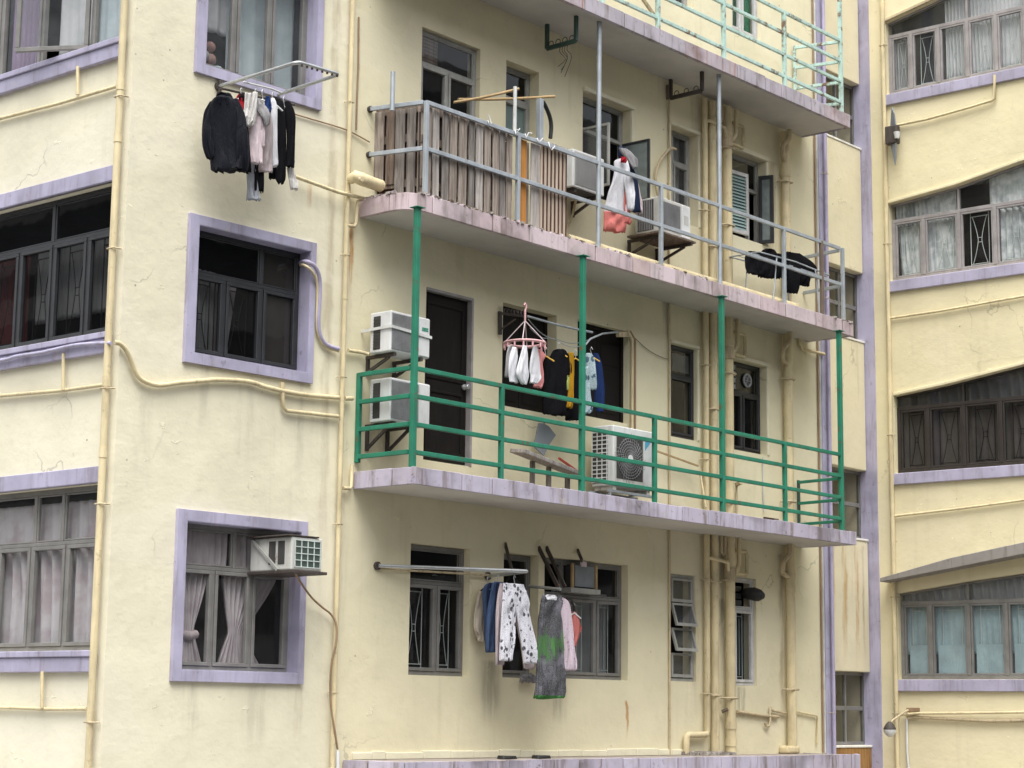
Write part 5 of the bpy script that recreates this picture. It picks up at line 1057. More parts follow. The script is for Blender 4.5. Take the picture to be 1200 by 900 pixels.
# small iron arms over the first floor windows
for i, (p, q, lab) in enumerate((((592, 637), (600, 668), 'rusty iron arm above the narrow hidden window'), ((631, 641), (654, 688), 'longer rusty iron arm, left of the pair above the wide window'), ((640, 641), (662, 688), 'longer rusty iron arm, right of the pair above the wide window'), ((677, 645), (682, 657), 'short rusty iron arm over the box cooler'))):
    mb = MB(); mb.bar(B.P(*p, .0), B.P(q[0], q[1], .30 if i in (1, 2) else .2), .02, .045); tag(mb.build('iron_arm', 'iron_dark', None), lab, 'bracket', 'iron arms above the windows')
# ------------------------------------------------------------------ drying racks
def rack(lab, pts, r, mat, name='drying_rack', hooks=0, hk=(0, 1)):
    t = thing(name, pts[0], lab, 'drying rack'); mb = MB(); mb.tube(pts, r, 10); mb.build('frame', mat, t)
    for p in (pts[0], pts[-1]): f_ = MB(); f_.tube([p+Vector((0, .05, 0)), p+Vector((0, 0, 0))], .045, 10); f_.build('flange', 'iron_dark', t)
    return t
def rounded(pts, rad, n=5):
    out = [pts[0]]
    for a, b_, c in zip(pts, pts[1:], pts[2:]):
        p = b_+(a-b_).normalized()*rad; q = b_+(c-b_).normalized()*rad; out += [p.lerp(b_, t/n).lerp(b_.lerp(q, t/n), t/n) for t in range(n+1)]
    return out+[pts[-1]]
m0 = F.P(257.5, 101, .03); zf = m0.z
def at_z(px, py, z): d = ray(px, py); t = (z-CAM.z)/d.z; return CAM+d*t
c1 = F.P(349, 72.5, .95); c2 = F.P(398, 87, .88); m1 = F.P(325, 111, .03)
t = rack('stainless steel drying frame folded out below the top lilac framed window', rounded([m0, c1, c2, m1], .07), .019, 'steel_pole')
bar0, bar1 = F.P(259, 103.5, .12), F.P(345, 123, .12); mb = MB(); mb.tube([bar0, bar1], .013, 8); mb.build('cross_bar', 'iron_dark', t)
mb = MB(); mb.bar(m0+Vector((0, 0, .06)), m0-Vector((0, 0, .10)), .03, .03); mb.build('mount', 'iron_dark', t); mb = MB(); mb.tube([F.P(285, 96, .35), F.P(318, 104, .3), F.P(330, 109, .12)], .009, 6); mb.build('stay', 'white_bracket', t)
for k in range(8): p = c1.lerp(c2, .1+k*.12); mb = MB(); mb.tube([p, p-Vector((0, 0, .035))], .012, 6); mb.build('peg', 'iron_dark', t)
ma = B.P(443.5, 663, .03); mb_ = B.P(573, 675, .03); kc = B.P(619, 669.5, .62); t = rack('long steel drying frame beside the grey first floor windows', rounded([ma, kc, mb_], .05), .021, 'steel_pole')
mb = MB(); mb.tube([B.P(446, 666.5, .03), B.P(573, 674, .05)], .012, 8); mb.build('back_bar', 'pipe_dirty', t)
k1 = B.P(620, 687, .05); k2 = B.P(657, 690.5, .50); mb = MB(); mb.tube([k1, k2], .018, 8); tag(mb.build('drying_pole', 'steel_pole', None), 'short steel pole jutting out under the narrow window', 'pole')

# ------------------------------------------------------------------ garments: soft folded bodies hung on hangers
def tube_cloth(mb, pl, rows, th=.05, folds=5, amp=.017, n=34, mi=0, k=7, phase=None, d=0.0):
    ph = random.random()*6 if phase is None else phase; met = []
    for r_ in rows:
        x, y, w = r_[:3]; u0, z = pl.uz(x, y, d); u1 = pl.uz(x+w, y, d)[0]; met.append((u0, z, abs(u1-u0), r_[3] if len(r_) > 3 else 1.0))
    sp = spline(met, k); rings = []; N = len(sp)
    for j, (u, z, w, tf) in enumerate(sp):
        t = j/(N-1); w = max(w, .004); ring = []
        for i in range(n):
            a = 2*math.pi*i/n; cx, sx = math.cos(a), math.sin(a); ex = math.copysign(abs(cx)**.75, cx)
            w1 = math.sin(folds*ex*1.9+ph+t*1.3+.5*math.sin(t*5+ph)); w2 = math.sin(folds*ex*3.7+ph*2-t*2.1+.7*math.sin(t*7)); f_ = amp*(.45+.9*t)*(1.9*(1-abs(w1)**.6)-.8+.8*w2)*(.75+.35*math.sin(j*.4+ph+ex*2))
            tt = min(th*tf*.62, w*.8)*(.75+.25*math.sin(t*5+ph)+.2*math.sin(ex*5+t*9+ph))
            ring.append(pl.at(u+ex*w+.25*f_*sx, z+.35*f_, d+sx*tt+f_*(1-.6*abs(ex))))
        rings.append(mb.pts(ring))
    for j in range(N-1):
        for i in range(n): q = (i+1) % n; mb.face((rings[j]+i, rings[j+1]+i, rings[j+1]+q, rings[j]+q), mi, True)
    mb.face(tuple(rings[0]+i for i in range(n)), mi); mb.face(tuple(rings[-1]+i for i in range(n-1, -1, -1)), mi)
def garment(name, lab, cat, pl, strips, mats, group, **kw):
    mb = MB()
    for s_ in strips:
        o_ = dict(kw); mi = 0
        if isinstance(s_, tuple): s_, o2_ = s_; o_.update(o2_)
        tube_cloth(mb, pl, s_, **o_)
    return tag(mb.build(name, mats, None), lab, cat, group)
def hook(lab, p, mat='white_plastic', w=.17, dirn=None, g='clothes hangers'):
    dirn = dirn or B.u; mb = MB(); t = thing('clothes_hanger', p, lab, 'hanger', g)
    mb.tube([p+Z*.02+dirn*.015, p+Z*.05, p+Z*.02-dirn*.015, p-Z*.03, p-Z*.06], .005, 6); mb.build('hook', 'steel_pole', t); mb = MB(); mb.tube([p-dirn*w-Z*.12, p-Z*.06, p+dirn*w-Z*.12], .009, 6); mb.build('shoulder_bar', mat, t); return t
# --- first rack: clothes across the bar, left to right
GA = 'clothes on the drying frame under the top window'
J = turned(F.P(262, 120, .36), 62, F)
garment('jacket', 'dark navy hooded jacket, the biggest garment on the upper drying frame', 'jacket', J, [
    ([(262, 112, 5), (262, 117, 13), (263, 124, 18), (265, 140, 20), (266, 160, 20), (266, 180, 20), (267, 197, 20), (267, 199, 19)], dict(th=.13, amp=.016)),
    ([(251, 119, 5), (246, 132, 6.5), (244, 150, 7), (244.5, 170, 7), (248, 184, 6), (249, 186, 4)], dict(th=.08)),
    ([(274, 116, 5), (280, 135, 7), (283, 160, 7), (284, 185, 7), (284, 200, 6)], dict(th=.08)),
    ([(262, 110, 8), (263, 116, 10), (264, 124, 8)], dict(th=.10))], 'jet_shell', GA)
Q = lambda x, y, d, a: turned(F.P(x, y, d), a, F)
garment('vest', 'red and black top beside the dark navy jacket', 'clothing', Q(281, 120, .33, 50), [([(282, 110, 2), (282, 114, 5), (281.5, 125, 5), (281.5, 139, 5)], dict(mi=0)), ([(283, 110, 3), (284, 115, 5), (284, 120, 4)], dict(mi=1, th=.06)), ([(283.5, 136, 5.4), (285, 160, 7), (287, 190, 7), (288, 201, 7)], dict(mi=1))], ['red_cloth', 'black_cloth'], GA)
garment('shirt', 'white and grey hooded top hanging over the pink one', 'shirt', Q(293, 120, .42, 35), [[(291, 109, 4), (290, 125, 4), (288.5, 140, 4.5), (290.5, 148, 3)], [(299, 108, 3), (297.5, 125, 3.5), (295.5, 140, 4), (293.5, 147, 3)]], 'offwhite', GA, th=.05)
garment('shirt', 'pinkish white shirt at the middle of the upper drying frame', 'shirt', Q(300, 130, .38, 30), [[(300, 128, 5), (299, 140, 8.5), (299, 160, 8), (300, 178, 8), (301, 191, 7)], [(307, 136, 2), (308, 155, 2.5), (308, 172, 2)]], 'pinkwhite', GA, th=.06)
garment('shirt', 'grey crumpled top bunched near the white hangers', 'shirt', Q(307, 120, .44, 30), [[(302, 115, 3), (304, 122, 6), (309, 130, 8), (312, 140, 5), (313, 146, 3)]], 'grey_cloth', GA, th=.05)
garment('shirt', 'long pale grey shirt right of the pinkish white one', 'shirt', Q(314, 140, .36, 30), [[(313, 130, 4), (313, 150, 7), (312, 180, 8), (311, 201, 8.5)]], 'taupe', GA, th=.05)
garment('shirt', 'clean white shirt between the pale grey shirt and the black cardigan', 'shirt', Q(320, 130, .34, 30), [[(319.5, 115, 2), (320, 125, 5), (320.5, 150, 4.5), (320.5, 175, 4.5), (320.5, 194, 5)]], 'white_cloth', GA, th=.04)
garment('top', 'small navy blue top folded over the frame bar', 'clothing', Q(314, 120, .46, 30), [[(314, 113, 2.5), (314, 122, 4), (314.5, 133, 3)]], 'blue_cloth', GA, th=.04)
garment('cardigan', 'black cardigan at the right end of the upper drying frame', 'cardigan', Q(333, 130, .30, 20), [[(326, 116, 2), (327.5, 122, 5), (329, 150, 6), (329, 180, 6.5), (328.5, 207, 6), (329, 215, 3)], [(337, 119, 3), (340, 135, 6), (341, 160, 5), (340.5, 185, 5), (340, 195, 5)]], 'black_cloth', GA, th=.06)
garment('trousers', 'pair of black trousers, legs hanging below the pale grey shirt', 'trousers', Q(304, 190, .30, 30), [[(304, 185, 6), (303.5, 200, 6), (303.5, 214, 6), (303, 224, 6)]], 'black_cloth', GA, th=.05)
garment('trousers', 'black leggings end hanging behind the cardigan', 'trousers', Q(318, 190, .22, 30), [[(321, 185, 5), (320, 200, 5), (319, 209, 4)]], 'black_cloth', GA, th=.04)
garment('jeans', 'light grey jeans reaching lowest on the upper drying frame', 'jeans', Q(296, 190, .26, 35), [[(294, 180, 5), (294, 200, 5.5), (295.5, 220, 6), (297.5, 234, 9)], [(299, 190, 3), (299, 210, 3), (301, 233, 4)]], 'grey_jean', GA, th=.05)
garment('cloth', 'small pale bundle dangling under the black cardigan', 'clothing', Q(343, 200, .28, 25), [[(340, 197, 4), (342, 207, 4.5), (344, 214, 5), (345, 222, 4)]], 'offwhite', GA, th=.05)
for i, (x, y, d, lab) in enumerate(((283, 108, .33, 'clear hanger above the red and black top'), (300, 109, .4, 'white hanger above the white and grey top'), (308, 110, .4, 'white hanger in the middle of the upper frame'), (320, 113, .34, 'white hanger above the clean white shirt'), (333, 118, .3, 'pale green hanger above the black cardigan'))): hook(lab, F.P(x, y, d), 'white_plastic', .13, F.u, 'white hangers on the upper frame')
# --- green balcony
GB = 'washing over the green railing'
prl = pole('grey pole carrying the washing over the green railing', B.P(618, 370.5, .35), B.P(694, 389.5, .35), .014, 'galvanised', 'washing_pole')
t = thing('pole_bracket', B.P(585, 375, 0), 'dark bracket arm with old hooks on the wall left of the round peg hanger', 'bracket')
mb = MB(); mb.bar(B.P(586, 365, .03), B.P(586, 392, .03), .04, .03); mb.build('plate', 'iron_dark', t); mb = MB(); mb.bar(B.P(586, 367, .05), B.P(617, 371, .42), .02, .03); mb.build('arm', 'iron_dark', t); mb = MB(); mb.bar(B.P(587, 386, .05), B.P(604, 374, .28), .016, .016); mb.build('strut', 'iron_dark', t)
for k in range(6): p = B.P(591+k*4, 368+k*.5, .12+k*.05); mb = MB(); mb.tube([p, p+Z*.06, p+Z*.07+B.u*.03, p+Z*.03+B.u*.04], .006, 6); mb.build('hook', 'iron_dark', t)
t = thing('pole_bracket', B.P(728, 392, 0), 'pale bracket arm beside the dark shuttered opening', 'bracket'); mb = MB(); mb.bar(B.P(737, 392, .03), B.P(724, 392, .10), .05, .06); mb.build('plate', 'pipe_dirty', t); mb = MB(); mb.tube([B.P(725, 389, .1), B.P(706, 391, .3), B.P(692, 397, .38), B.P(686, 404, .4)], .012, 7); mb.build('arm', 'galvanised', t)
for a_, b_, dd in (((619, 374), (651, 398), .3), ((621, 384), (646, 396), .25), ((651, 397), (690, 398), .25), ((652, 399), (686, 404), .28), ((740, 392), (782, 421), .02)):
    mb = MB(); p, q = B.P(*a_, dd), B.P(*b_, dd); mb.tube([p.lerp(q, k/6)-Z*.05*math.sin(math.pi*k/6) for k in range(7)], .005, 5)
    tag(mb.build('cable', 'galvanised' if dd > .1 else 'conduit_dark', None), {(619, 374): 'slack wire from the dark bracket arm to the dark opening', (621, 384): 'lower slack wire beside the round peg hanger', (651, 397): 'level wire above the black washing', (652, 399): 'drooping wire just under the level wire', (740, 392): 'thin black cable sagging across the wall to the brown conduit'}[a_], 'wire')
hc = B.P(615, 402.5, .50); hr = abs(B.uz(634.5, 402, .5)[0]-B.uz(615, 402, .5)[0])*.80
t = thing('peg_hanger', hc, 'round pale pink peg hanger strung from the pole', 'peg hanger'); 
for rr in (hr, hr*.82): mb = MB(); mb.tube([hc+Vector((rr*math.cos(a), rr*math.sin(a), 0)) for a in [k*math.pi/16 for k in range(33)]], .013, 8, cap=False); mb.build('ring', 'pink_plastic', t)
tp = hc+Z*.26
for k in range(4): a = k*math.pi/2+.6; mb = MB(); mb.tube([hc+Vector((hr*math.cos(a), hr*math.sin(a), .01)), tp], .006, 6); mb.build('cord', 'pinkwhite', t)
mb = MB(); mb.tube([tp-Z*.01, tp+Z*.12, tp+Z*.17+B.u*.02, tp+Z*.2, tp+Z*.17-B.u*.025], .012, 7); mb.build('hook', 'pink_plastic', t)
for k in range(14): a = k*math.pi/7+.2; p = hc+Vector((hr*math.cos(a), hr*math.sin(a), -.015)); mb = MB(); mb.tube([p, p-Z*.05], .012, 5); mb.build('peg', 'pink_plastic', t)
for (x, lab, sh, m_, dd) in ((602.5, 'white cloth pegged left of three on the round hanger', [(603, 407, 2), (602, 418, 4.5), (600.5, 430, 4.5), (601, 440, 5), (602, 448, 4.5)], 'white_cloth', .66), (614, 'white cloth pegged in the middle of three on the round hanger', [(615, 405, 2), (614.5, 415, 4), (612.5, 430, 6), (612.5, 440, 7), (614, 450, 3)], 'white_cloth', .70), (626.5, 'white cloth pegged right of three on the round hanger', [(627, 406, 2), (627, 420, 5), (627, 435, 6.5), (628, 442, 6.5), (625, 449, 4)], 'white_cloth', .66),
        (596, 'grey cloth hanging at the far left of the round hanger', [(599, 405, 3), (596, 420, 3), (595, 442, 3)], 'grey_cloth', .5), (634, 'pink cloth hanging at the right of the round hanger', [(630, 409, 3), (635, 416, 4), (633, 425, 3), (633, 440, 4), (630, 454, 5)], 'pink_cloth', .5)):
    garment('pegged_cloth', lab, 'cloth', yplane(-dd), [sh], m_, 'cloths on the round peg hanger', th=.03, folds=4, amp=.01)
V = lambda x, y, d, a=55: turned(B.P(x, y, d), a, B)
garment('shirt', 'large black shirt in the middle of the washing above the green railing', 'shirt', V(655, 440, .38, 30), [[(656, 409, 3), (656, 413, 9), (654, 430, 13), (652, 455, 14), (651, 475, 15), (651, 486, 15)], [(664, 414, 3), (667, 430, 3.5), (667, 450, 3)], [(644, 418, 3), (641, 440, 4), (641, 460, 4)]], 'black_cloth', GB, th=.07)
garment('shirt', 'small black top right beside the green post, lowest of the washing', 'shirt', V(677, 450, .34, 40), [[(675, 417, 3), (674, 430, 6), (673, 460, 8), (672, 480, 9), (671, 492, 9)]], 'black_cloth', GB, th=.05)
garment('towel', 'mustard yellow towel hanging beside the black shirt', 'towel', V(668, 440, .46, 40), [[(669, 413, 3), (669.5, 425, 3.5), (669, 450, 3.5), (668, 470, 4), (666.5, 478, 4)]], 'yellow_cloth', GB, th=.03)
garment('cloth', 'pale lime cloth peeping out left of the mustard towel', 'cloth', V(664, 450, .44, 40), [[(666, 440, 1.5), (664.5, 448, 2.5), (664, 457, 2.5)]], 'lime', GB, th=.02)
garment('shirt', 'pale blue patterned shirt right of the tall green post', 'shirt', V(690, 430, .44, 35), [[(690, 414, 3), (691, 420, 5.5), (693, 440, 5.5), (695, 456, 4)], [(688, 430, 4), (687, 460, 5), (690, 478, 5), (688, 484, 3.5)]], 'print_blue', GB, th=.05)
garment('trousers', 'navy blue trousers at the right end of the washing over the green railing', 'trousers', V(701, 450, .32, 35), [[(698, 414, 3), (700, 425, 5), (702, 450, 5.5), (702, 470, 6), (703, 482, 4)]], 'blue_cloth', GB, th=.05)
for x, y, d, lab in ((639.5, 411, .38, 'yellow hanger end left of the large black shirt'), (655, 406, .38, 'yellow hanger over the large black shirt'), (674.5, 414, .38, 'yellow hanger left of the tall green post'), (693, 411.5, .38, 'yellow hanger over the navy trousers')): hook(lab, B.P(x, y, d), 'yellow_plastic', .10, turned(B.P(x, y, d), 40, B).u, 'yellow hangers over the green railing')
# --- lower frame
GC = 'washing on the long steel drying frame'
LC = lambda d: yplane(-d)
garment('sweater', 'cream sweater with a ribbed cuff at the left of the lower washing', 'sweater', LC(.10), [[(571, 684, 3), (567, 695, 6), (563, 715, 6.5), (561, 735, 6), (563, 745, 4), (563.5, 751, 3.5)], [(570, 684, 6), (573, 700, 7), (574, 730, 6), (574, 748, 5)]], 'cream_cloth', GC, th=.05)
garment('shirt', 'faded blue shirt behind the blue denim shirt', 'shirt', LC(.20), [[(575, 684, 4), (571, 692, 5), (572, 715, 5), (573, 735, 5), (574, 764, 4)]], 'denim', GC, th=.04)
garment('shirt', 'dark navy shirt between the two denim ones', 'shirt', LC(.24), [[(577, 683, 4), (576, 700, 5), (576, 730, 5), (576, 745, 4)]], 'denim_dark', GC, th=.04)
garment('shirt', 'blue denim shirt with long sleeves in the lower washing', 'shirt', LC(.30), [[(582, 683, 5), (580, 695, 5), (577, 715, 5.5), (575.5, 740, 6), (575, 764, 5)], [(585, 682, 6), (584, 710, 6), (582, 740, 5)]], 'denim', GC, th=.05)
garment('shirt', 'black top hidden behind the printed trousers', 'shirt', LC(.34), [[(587, 683, 5), (588, 700, 7), (588, 730, 7), (588, 745, 6)]], 'denim_dark', GC, th=.04)
garment('trousers', 'pale pink trousers partly behind the printed pair', 'trousers', LC(.42), [[(592, 684, 6), (588, 700, 5), (586.5, 730, 5), (585.5, 779, 4.5)], [(604, 700, 6), (612, 740, 5), (618, 770, 5), (620, 783, 6)]], 'pinkwhite', GC, th=.04)
garment('trousers', 'white pyjama trousers with black printed motifs in the lower washing', 'trousers', LC(.54), [([(602, 684, 12), (603, 690, 13), (604, 700, 14.5), (604.5, 712, 15), (605, 722, 12, .3)], dict(th=.055)), ([(597, 692, 7), (596.5, 705, 8), (596, 722, 8.5), (595, 740, 8), (593.5, 758, 7.5), (592.5, 774, 6.5)], dict(th=.065, folds=3)), ([(609, 692, 7), (611, 705, 8), (613.5, 722, 8), (617, 740, 8), (620, 758, 8), (622, 777, 7)], dict(th=.065, folds=3))], 'print_white', GC)
garment('dress', 'long grey speckled sleeveless dress with a bright green middle', 'dress', LC(.50), [([(647, 703, 8), (646, 708, 12), (645, 717, 12), (645.5, 730, 14), (645, 755, 15), (645, 780, 15.5), (644.5, 800, 16.3), (644, 817, 17)], dict(th=.09, folds=9, amp=.034, n=60)), ([(637, 697, 1.5), (637.5, 702, 2.5), (638, 708, 3)], dict(th=.03)), ([(656, 698, 2), (655.5, 703, 3), (655, 709, 3.5)], dict(th=.03))], 'print_dress', GC)
garment('shirt', 'white shirt with a fine pink print beside the green dress', 'shirt', LC(.36), [[(655, 700, 3), (661, 706, 6), (663, 725, 6.5), (665, 750, 6.5), (667.5, 770, 7), (668, 785, 7)]], 'print_pink', GC, th=.05)
garment('shirt', 'salmon top at the right end of the lower washing', 'shirt', LC(.25), [[(672, 717, 2.5), (673, 724, 3.5), (674.5, 740, 4), (673, 752, 3), (672.5, 757, 2)], [(676, 722, 1.5), (678, 735, 2), (678, 742, 1.5)]], 'coral', GC, th=.05)
garment('cap', 'white baby cap hanging over the grey dress collar', 'cap', LC(.44), [[(645, 697, 4), (646, 701, 9), (646, 706, 10)]], 'white_cloth', GC, th=.06)
hook('white hanger holding the salmon top', B.P(673, 712, .28), 'white_plastic', .12, B.u, None)
mb = MB(); mb.tube(path(B, [(664, 702, .3), (669, 702, .3), (672, 709, .3), (673, 716, .3)], .3), .012, 7); tag(mb.build('hook', 'black_rubber', None), 'thick black hook between the printed shirt and the salmon top', 'hook')
hook('black hanger over the printed trousers', B.P(603, 679, .54), 'black_rubber', .14, B.u, None); hook('dark hanger over the cream sweater', B.P(572, 680, .16), 'black_rubber', .12, B.u, None); hook('blue hanger over the denim shirt', B.P(584, 679, .3), 'denim', .14, B.u, None)
mb = MB()
for k in range(40):
    c = B.P(609+k*.46, 794+random.uniform(-3, 4), .05); r = .03; mb.tube([c+Vector((0, 0, -r)), c+Vector((.01, -.02, 0)), c+Vector((0, 0, r))], .018, 5, rs=[.006, .02, .006])
tag(mb.build('mop_head', 'grey_cloth', None), 'grey mop head lying on the sill under the printed trousers', 'mop')
# --- middle balcony
GD = 'washing on the middle balcony'
H_ = lambda x, y, d, a=70: turned(B.P(x, y, d), a, B)
garment('dress', 'white and coral pleated dress hung by the open casement', 'dress', H_(727, 220, .52, 25), [([(731, 186, 3), (728, 190, 8), (729, 200, 9), (727, 212, 9), (724, 230, 12), (722, 250, 14)], dict(folds=7, amp=.02, mi=0)), ([(722, 249, 14), (721, 260, 13.5), (720, 271, 13)], dict(folds=8, amp=.02, mi=1)), ([(733, 215, 2), (734, 235, 4), (735, 262, 4)], dict(mi=1, th=.08))], ['white_cloth', 'coral'], GD, th=.07)
garment('shirt', 'white top overlapping the coral dress', 'shirt', H_(737, 220, .60, 25), [[(735, 205, 4), (737, 215, 6), (739, 230, 5), (739, 246, 3)]], 'white_cloth', GD, th=.04)
garment('shirt', 'navy and grey shirt behind the white and coral dress', 'shirt', H_(742, 220, .38, 25), [[(729, 172, 5), (731, 185, 6), (738, 200, 5), (742, 220, 6), (745, 248, 6)]], 'denim_dark', GD, th=.05)
garment('cloth', 'grey cap-like cloth on top of the coral dress hanger', 'cloth', H_(738, 180, .42, 25), [[(730, 174, 5), (735, 180, 7), (741, 188, 6), (744, 197, 2)]], 'grey_cloth', GD, th=.05)
garment('cloth', 'small red cloth over the white collar', 'cloth', H_(731, 187, .6, 25), [[(731, 184, 3), (731, 188, 3.5), (731, 190, 3)]], 'red_cloth', GD, th=.03)
garment('shirt', 'pale mauve shirt at the right of the coral dress', 'shirt', H_(748, 235, .34, 25), [[(746, 215, 2), (748, 230, 3), (749, 250, 4)]], 'pinkwhite', GD, th=.04)
# folding rack at the right end
t = thing('folding_rack', B.P(910, 300, .4), 'low folding drying rack at the right end of the middle balcony', 'drying rack')
za, zb2 = B.uz(900, 290, .4)[1], B.uz(900, 330, .4)[1]
ra, rb = B.uz(873, 290, .4)[0], B.uz(955, 300, .4)[0]; zr = zm1+.62; zlo = zm1+.12
for d in (.16, .28, .40, .52, .62):
    mb = MB(); mb.tube([B.at(ra, zr, d), B.at((ra+rb)/2, zr+(.03 if d in (.16, .62) else 0), d), B.at(rb, zr, d)], .010 if d in (.16, .62) else .006, 7); mb.build('rod', 'galvanised', t)
for u in (ra, rb): mb = MB(); mb.tube([B.at(u, zr, .16), B.at(u, zr, .62)], .010, 7); mb.build('end_rod', 'galvanised', t)
for d in (.16, .62):
    mb = MB(); mb.tube([B.at(ra+.32, zm1+.002, d), B.at(ra+.42, zr, d)], .010, 7); mb.build('leg', 'galvanised', t); mb = MB(); mb.tube([B.at(rb-.30, zm1+.002, d+.02), B.at(rb-.38, zr, d+.02)], .010, 7); mb.build('leg', 'galvanised', t)
GE = 'black washing on the folding rack'
for lab, x, y, d, st in (('black garment at the left end of the folding rack', 890, 315, .50, [[(887, 296, 7), (886, 303, 9), (886, 315, 9), (886, 321, 8)], [(895, 300, 6), (897, 315, 7), (897, 325, 6)]]), ('black trousers with a dark blue patch in the middle of the folding rack', 908, 315, .52, [[(902, 292, 3), (902, 297, 7), (903, 310, 8), (904, 325, 7)], [(914, 298, 6), (915, 310, 7), (914, 325, 7)]]), ('black long trousers hanging lowest on the folding rack', 928, 320, .50, [[(927, 296, 5), (927, 305, 8), (928, 320, 7), (928, 335, 6), (929, 343, 4)]]), ('black shirt at the right end of the folding rack', 944, 315, .46, [[(932, 297, 5), (938, 304, 9), (944, 312, 9), (947, 320, 7), (953, 325, 3)], [(943, 318, 5), (943, 328, 4), (943, 335, 3.5)]])):
    garment('garment', lab, 'clothing', turned(B.P(x, y, d), 15, B), [[(r_[0], r_[1], r_[2]*1.4) for r_ in s_] for s_ in st], 'black_cloth', GE, th=.07, amp=.014)

# ------------------------------------------------------------------ clutter on the green balcony and elsewhere
bt = thing('broken_bench', B.P(640, 560, .3), 'weathered wooden bench top tilted on grey legs behind the green bars', 'bench')
mb = MB(); mb.bar(B.P(606, 528, .38), B.P(677, 556, .38), .22, .045, side=Vector((0, 1, .1))); mb.build('top', 'plank_pale', bt, bevel=.006)
for (xa_, ya_) in ((624, 536), (643, 543), (665, 552)):
    p = B.P(xa_, ya_+3, .36); mb = MB(); mb.bar((p.x, p.y, zl1-.004), (p.x, p.y, p.z-.01), .05, .04); mb.build('leg', 'plank_grey', bt)
mb = MB(); k = B.P; mb.bar(k(655, 537, .30), k(679, 554, .30), .022, .022); tag(mb.build('stick', 'red_paint', None), 'red stick leaning on the tilted bench', 'stick')
hb_ = thing('hanging_board', B.P(638, 497, .1), 'grey kinked board hanging on the wall over the tilted bench', 'board'); pl_ = turned(B.P(638, 510, .14), 20, B); mb = MB(); mb.prism(pl_, [pl_.uz(*q) for q in ((625, 523), (637, 534), (643, 522), (651, 510), (643, 500), (637, 496), (631, 496))], -.01, .01); mb.build('panel', 'grey_board', hb_)
mb = MB(); mb.tube([B.P(638, 497, .12), B.P(637, 492, .02)], .008, 6); mb.build('cord', 'black_rubber', hb_)
for a_, b_, lab, m_ in (((768, 528, .1), (818, 546, .1), 'thin brown stick lying on the wall pipes behind the fan unit', 'bamboo'), ((820, 552, .12), (827, 594, .25), 'cream stick leaning by the slim drainpipe on the green balcony', 'pipe_cream')):
    mb = MB(); mb.bar(B.P(*a_), B.P(*b_), .02, .02); tag(mb.build('stick', m_, None), lab, 'stick')
t = thing('tap_pipe', B.P(862, 595, .05), 'small pale standpipe with a tap at the foot of the wall behind the green bars', 'tap'); mb = MB(); p = B.P(863, 568, .06); mb.tube([(p.x, p.y, zl1-.004), p], .016, 8); mb.build('pipe', 'pipe_dirty', t); mb = MB(); mb.bar(p, p+Vector((-.04, -.10, .02)), .05, .04); mb.build('tap', 'pipe_dirty', t)
ps = path(B, [(894, 536, .02), (894.5, 575, .02), (895.5, 600, .02)], .02); pipe('conduit', 'short rusty conduit below the extractor fan window', 'conduit', ps, .010, 'white_bracket')
t = thing('pipe_offcuts', B.P(905, 603, .3), 'small rust red pipe clips on the floor behind the right part of the green railing', 'scrap')
for px in (898, 904, 909): p = yplane(-.55).P(px, 606); p.z = zl1+.05; mb = MB(); mb.bar((p.x, p.y, zl1-.004), p, .02, .02); mb.bar(p+Vector((-.05, 0, .012)), p+Vector((.05, 0, .012)), .03, .02); mb.build('clip', 'slat_dark', t)
u = B.uz(740, 445, .04)[0]
for dx, m_, lab in ((0, 'pipe_cream', 'cream pipe down the right side of the dark shuttered opening'), (.05, 'conduit_brown', 'brown insulated pipe down the right side of the dark shuttered opening')):
    pts = [B.at(u-.1+dx, B.uz(735, 391)[1]+.02, .05), B.at(u+dx, B.uz(735, 396)[1]-.02, .05), B.at(u+dx, zl1+.35, .05)]; mb = MB(); mb.tube(pts, .020, 8); tag(mb.build('coolant_pipe', m_, None), lab, 'pipe')
ps = path(B, [(408, 410.5, .05), (425, 413, .04), (433, 415.5, .1)], .05); pipe('branch_pipe', 'cream stub pipe from the drainpipe to the upper stacked air conditioner', 'pipe', ps, .020, 'pipe_cream')
ps = path(B, [(404, 467, .06), (413, 467, .06)], .06); pipe('branch_pipe', 'cream joint stub at the left end of the green railing', 'pipe', ps, .024, 'pipe_cream')
for px, lab in ((594, 'flat black scrap on the first floor ledge under the cream sweater'), (634, 'flat black scrap on the first floor ledge under the green dress')):
    c = yplane(-.5).P(px, 885); c.z = ZB; t = MB(); t.hexa([(c.x-.12, c.y-.06, ZB), (c.x+.12, c.y-.05, ZB), (c.x+.10, c.y-.05, ZB+.035), (c.x-.10, c.y-.05, ZB+.028), (c.x-.11, c.y+.05, ZB), (c.x+.12, c.y+.05, ZB), (c.x+.11, c.y+.04, ZB+.03), (c.x-.11, c.y+.04, ZB+.04)]); tag(t.build('scrap', 'black_rubber', None, bevel=.008), lab, 'scrap', 'black scraps on the ledge')
mb = MB()
for k in range(90):
    x = B.uz(798, 880)[0]+random.random()*.75; y = -random.uniform(.02, .32)*random.random()**.5; r = random.uniform(.012, .04); c = Vector((x, y, ZB+r*.4))
    mb.hexa([c+Vector((sx*r*random.uniform(.6, 1.3), sy*r*random.uniform(.6, 1.3), sz*r*random.uniform(.4, .9))) for sx, sy, sz in ((-1, -1, -1), (1, -1, -1), (1, -1, 1), (-1, -1, 1), (-1, 1, -1), (1, 1, -1), (1, 1, 1), (-1, 1, 1))], random.choice((0, 0, 1)))
tag(mb.build('rubble', ['rubble', 'concrete'], None), 'broken rubble round the feet of the drainpipes on the ledge', 'rubble', kind='stuff')
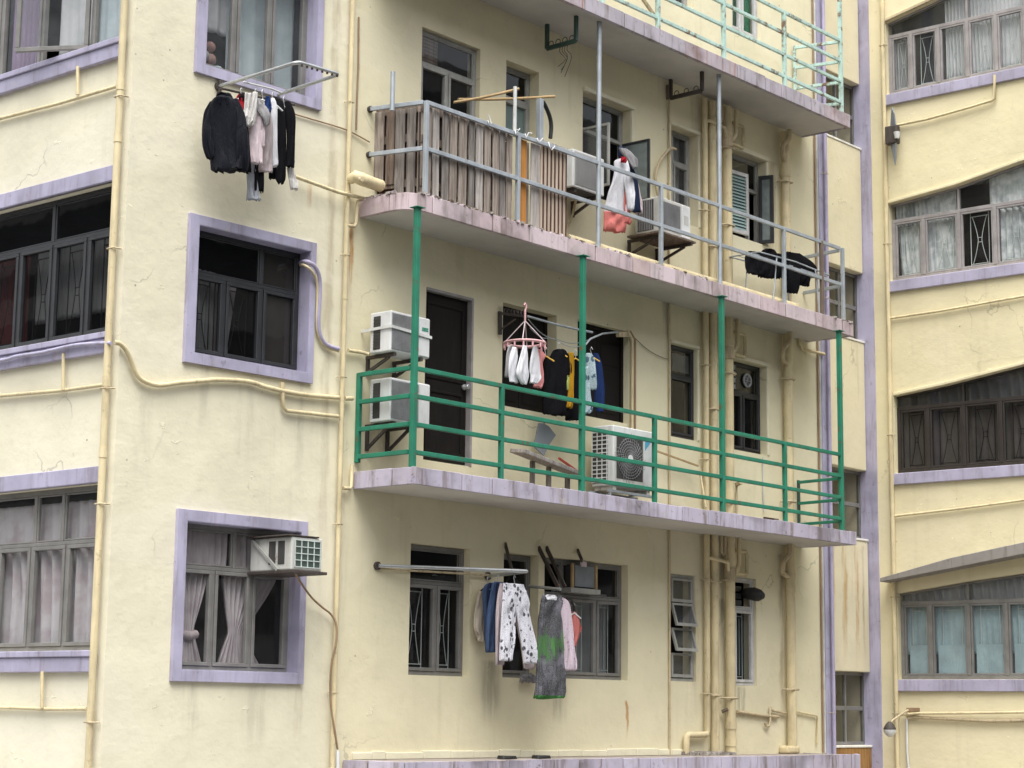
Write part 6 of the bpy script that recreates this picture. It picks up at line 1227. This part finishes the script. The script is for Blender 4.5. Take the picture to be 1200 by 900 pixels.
mb = MB(); a_ = B.uz(912, 880)[0]; mb.box(B, a_, a_+.30, ZB-.003, ZB+.10, .0, .16); tag(mb.build('mortar_collar', 'pipe_cream', None, bevel=.03), 'mortar lump round the foot of the swan neck downpipe', 'mortar')
mb = MB(); c0, c1_ = B.uz(412, 882)[0], B.uz(800, 880)[0]
x = c0
while x < c1_: w_ = random.uniform(.2, .6); mb.box(B, x, min(x+w_-.006, c1_), ZB-.003, ZB+.075+random.uniform(-.012, .012), -.01, .022+random.uniform(0, .008)); x += w_
mb.build('plinth', 'wall_paint', bld, bevel=.008)
# things fixed to the wing
t = thing('twin_blade_bracket', WG.P(1046, 160, .1), 'black wall bracket with two pointed blades, one up and one down', 'bracket')
c = WG.P(1046, 157, .16)
mb = MB(); mb.bar(WG.P(1040, 155, .0), c, .07, .10); mb.build('arm', 'iron_dark', t); mb = MB(); mb.box(WG, WG.uz(1043, 157, .16)[0]-.06, WG.uz(1043, 157, .16)[0]+.14, c.z-.16, c.z+.12, .10, .22); mb.build('body', 'iron_dark', t, bevel=.02)
bp = turned(c, 25, WG)
for pts_ in (((-.05, .08), (0, .42), (.06, .30), (.09, .06)), ((-.06, -.10), (.09, -.12), (.08, -.34), (.05, -.50), (0, -.32))):
    mb = MB(); mb.prism(bp, [(u, c.z+z) for u, z in pts_], -.012, .012); mb.build('blade', 'grey_board', t, bevel=.004, seg=1)
mb = MB(); mb.tube([c+Vector((-.05, -.1, 0)), c+Vector((-.05, -.1, -.1))], .05, 10, rs=[.05, .035]); mb.build('socket', 'white_bracket', t)
t = thing('wall_lamp', WG.P(1070, 832, 0), 'white globe lamp on a thin bent arm low on the wing', 'lamp')
mb = MB(); mb.bar(WG.P(1063, 831.5, .03), WG.P(1077, 831.5, .03), .05, .05); mb.build('base', 'conduit_brown', t)
pa = [WG.P(1064, 832, .05), WG.P(1056, 837, .35), WG.P(1046, 844, .75), WG.P(1042.5, 848, .80)]; mb = MB(); mb.tube(pa, .014, 8); mb.build('arm', 'pipe_dirty', t)
c = pa[-1]; mb = MB(); mb.tube([c+Z*.03, c, c-Z*.06, c-Z*.08], .05, 14, rs=[.02, .05, .085, .09]); mb.build('shade', 'iron_dark', t); mb = MB(); mb.tube([c-Z*.075, c-Z*.11, c-Z*.16, c-Z*.185], .08, 14, rs=[.085, .088, .05, .015]); mb.build('globe', 'white_plastic', t)
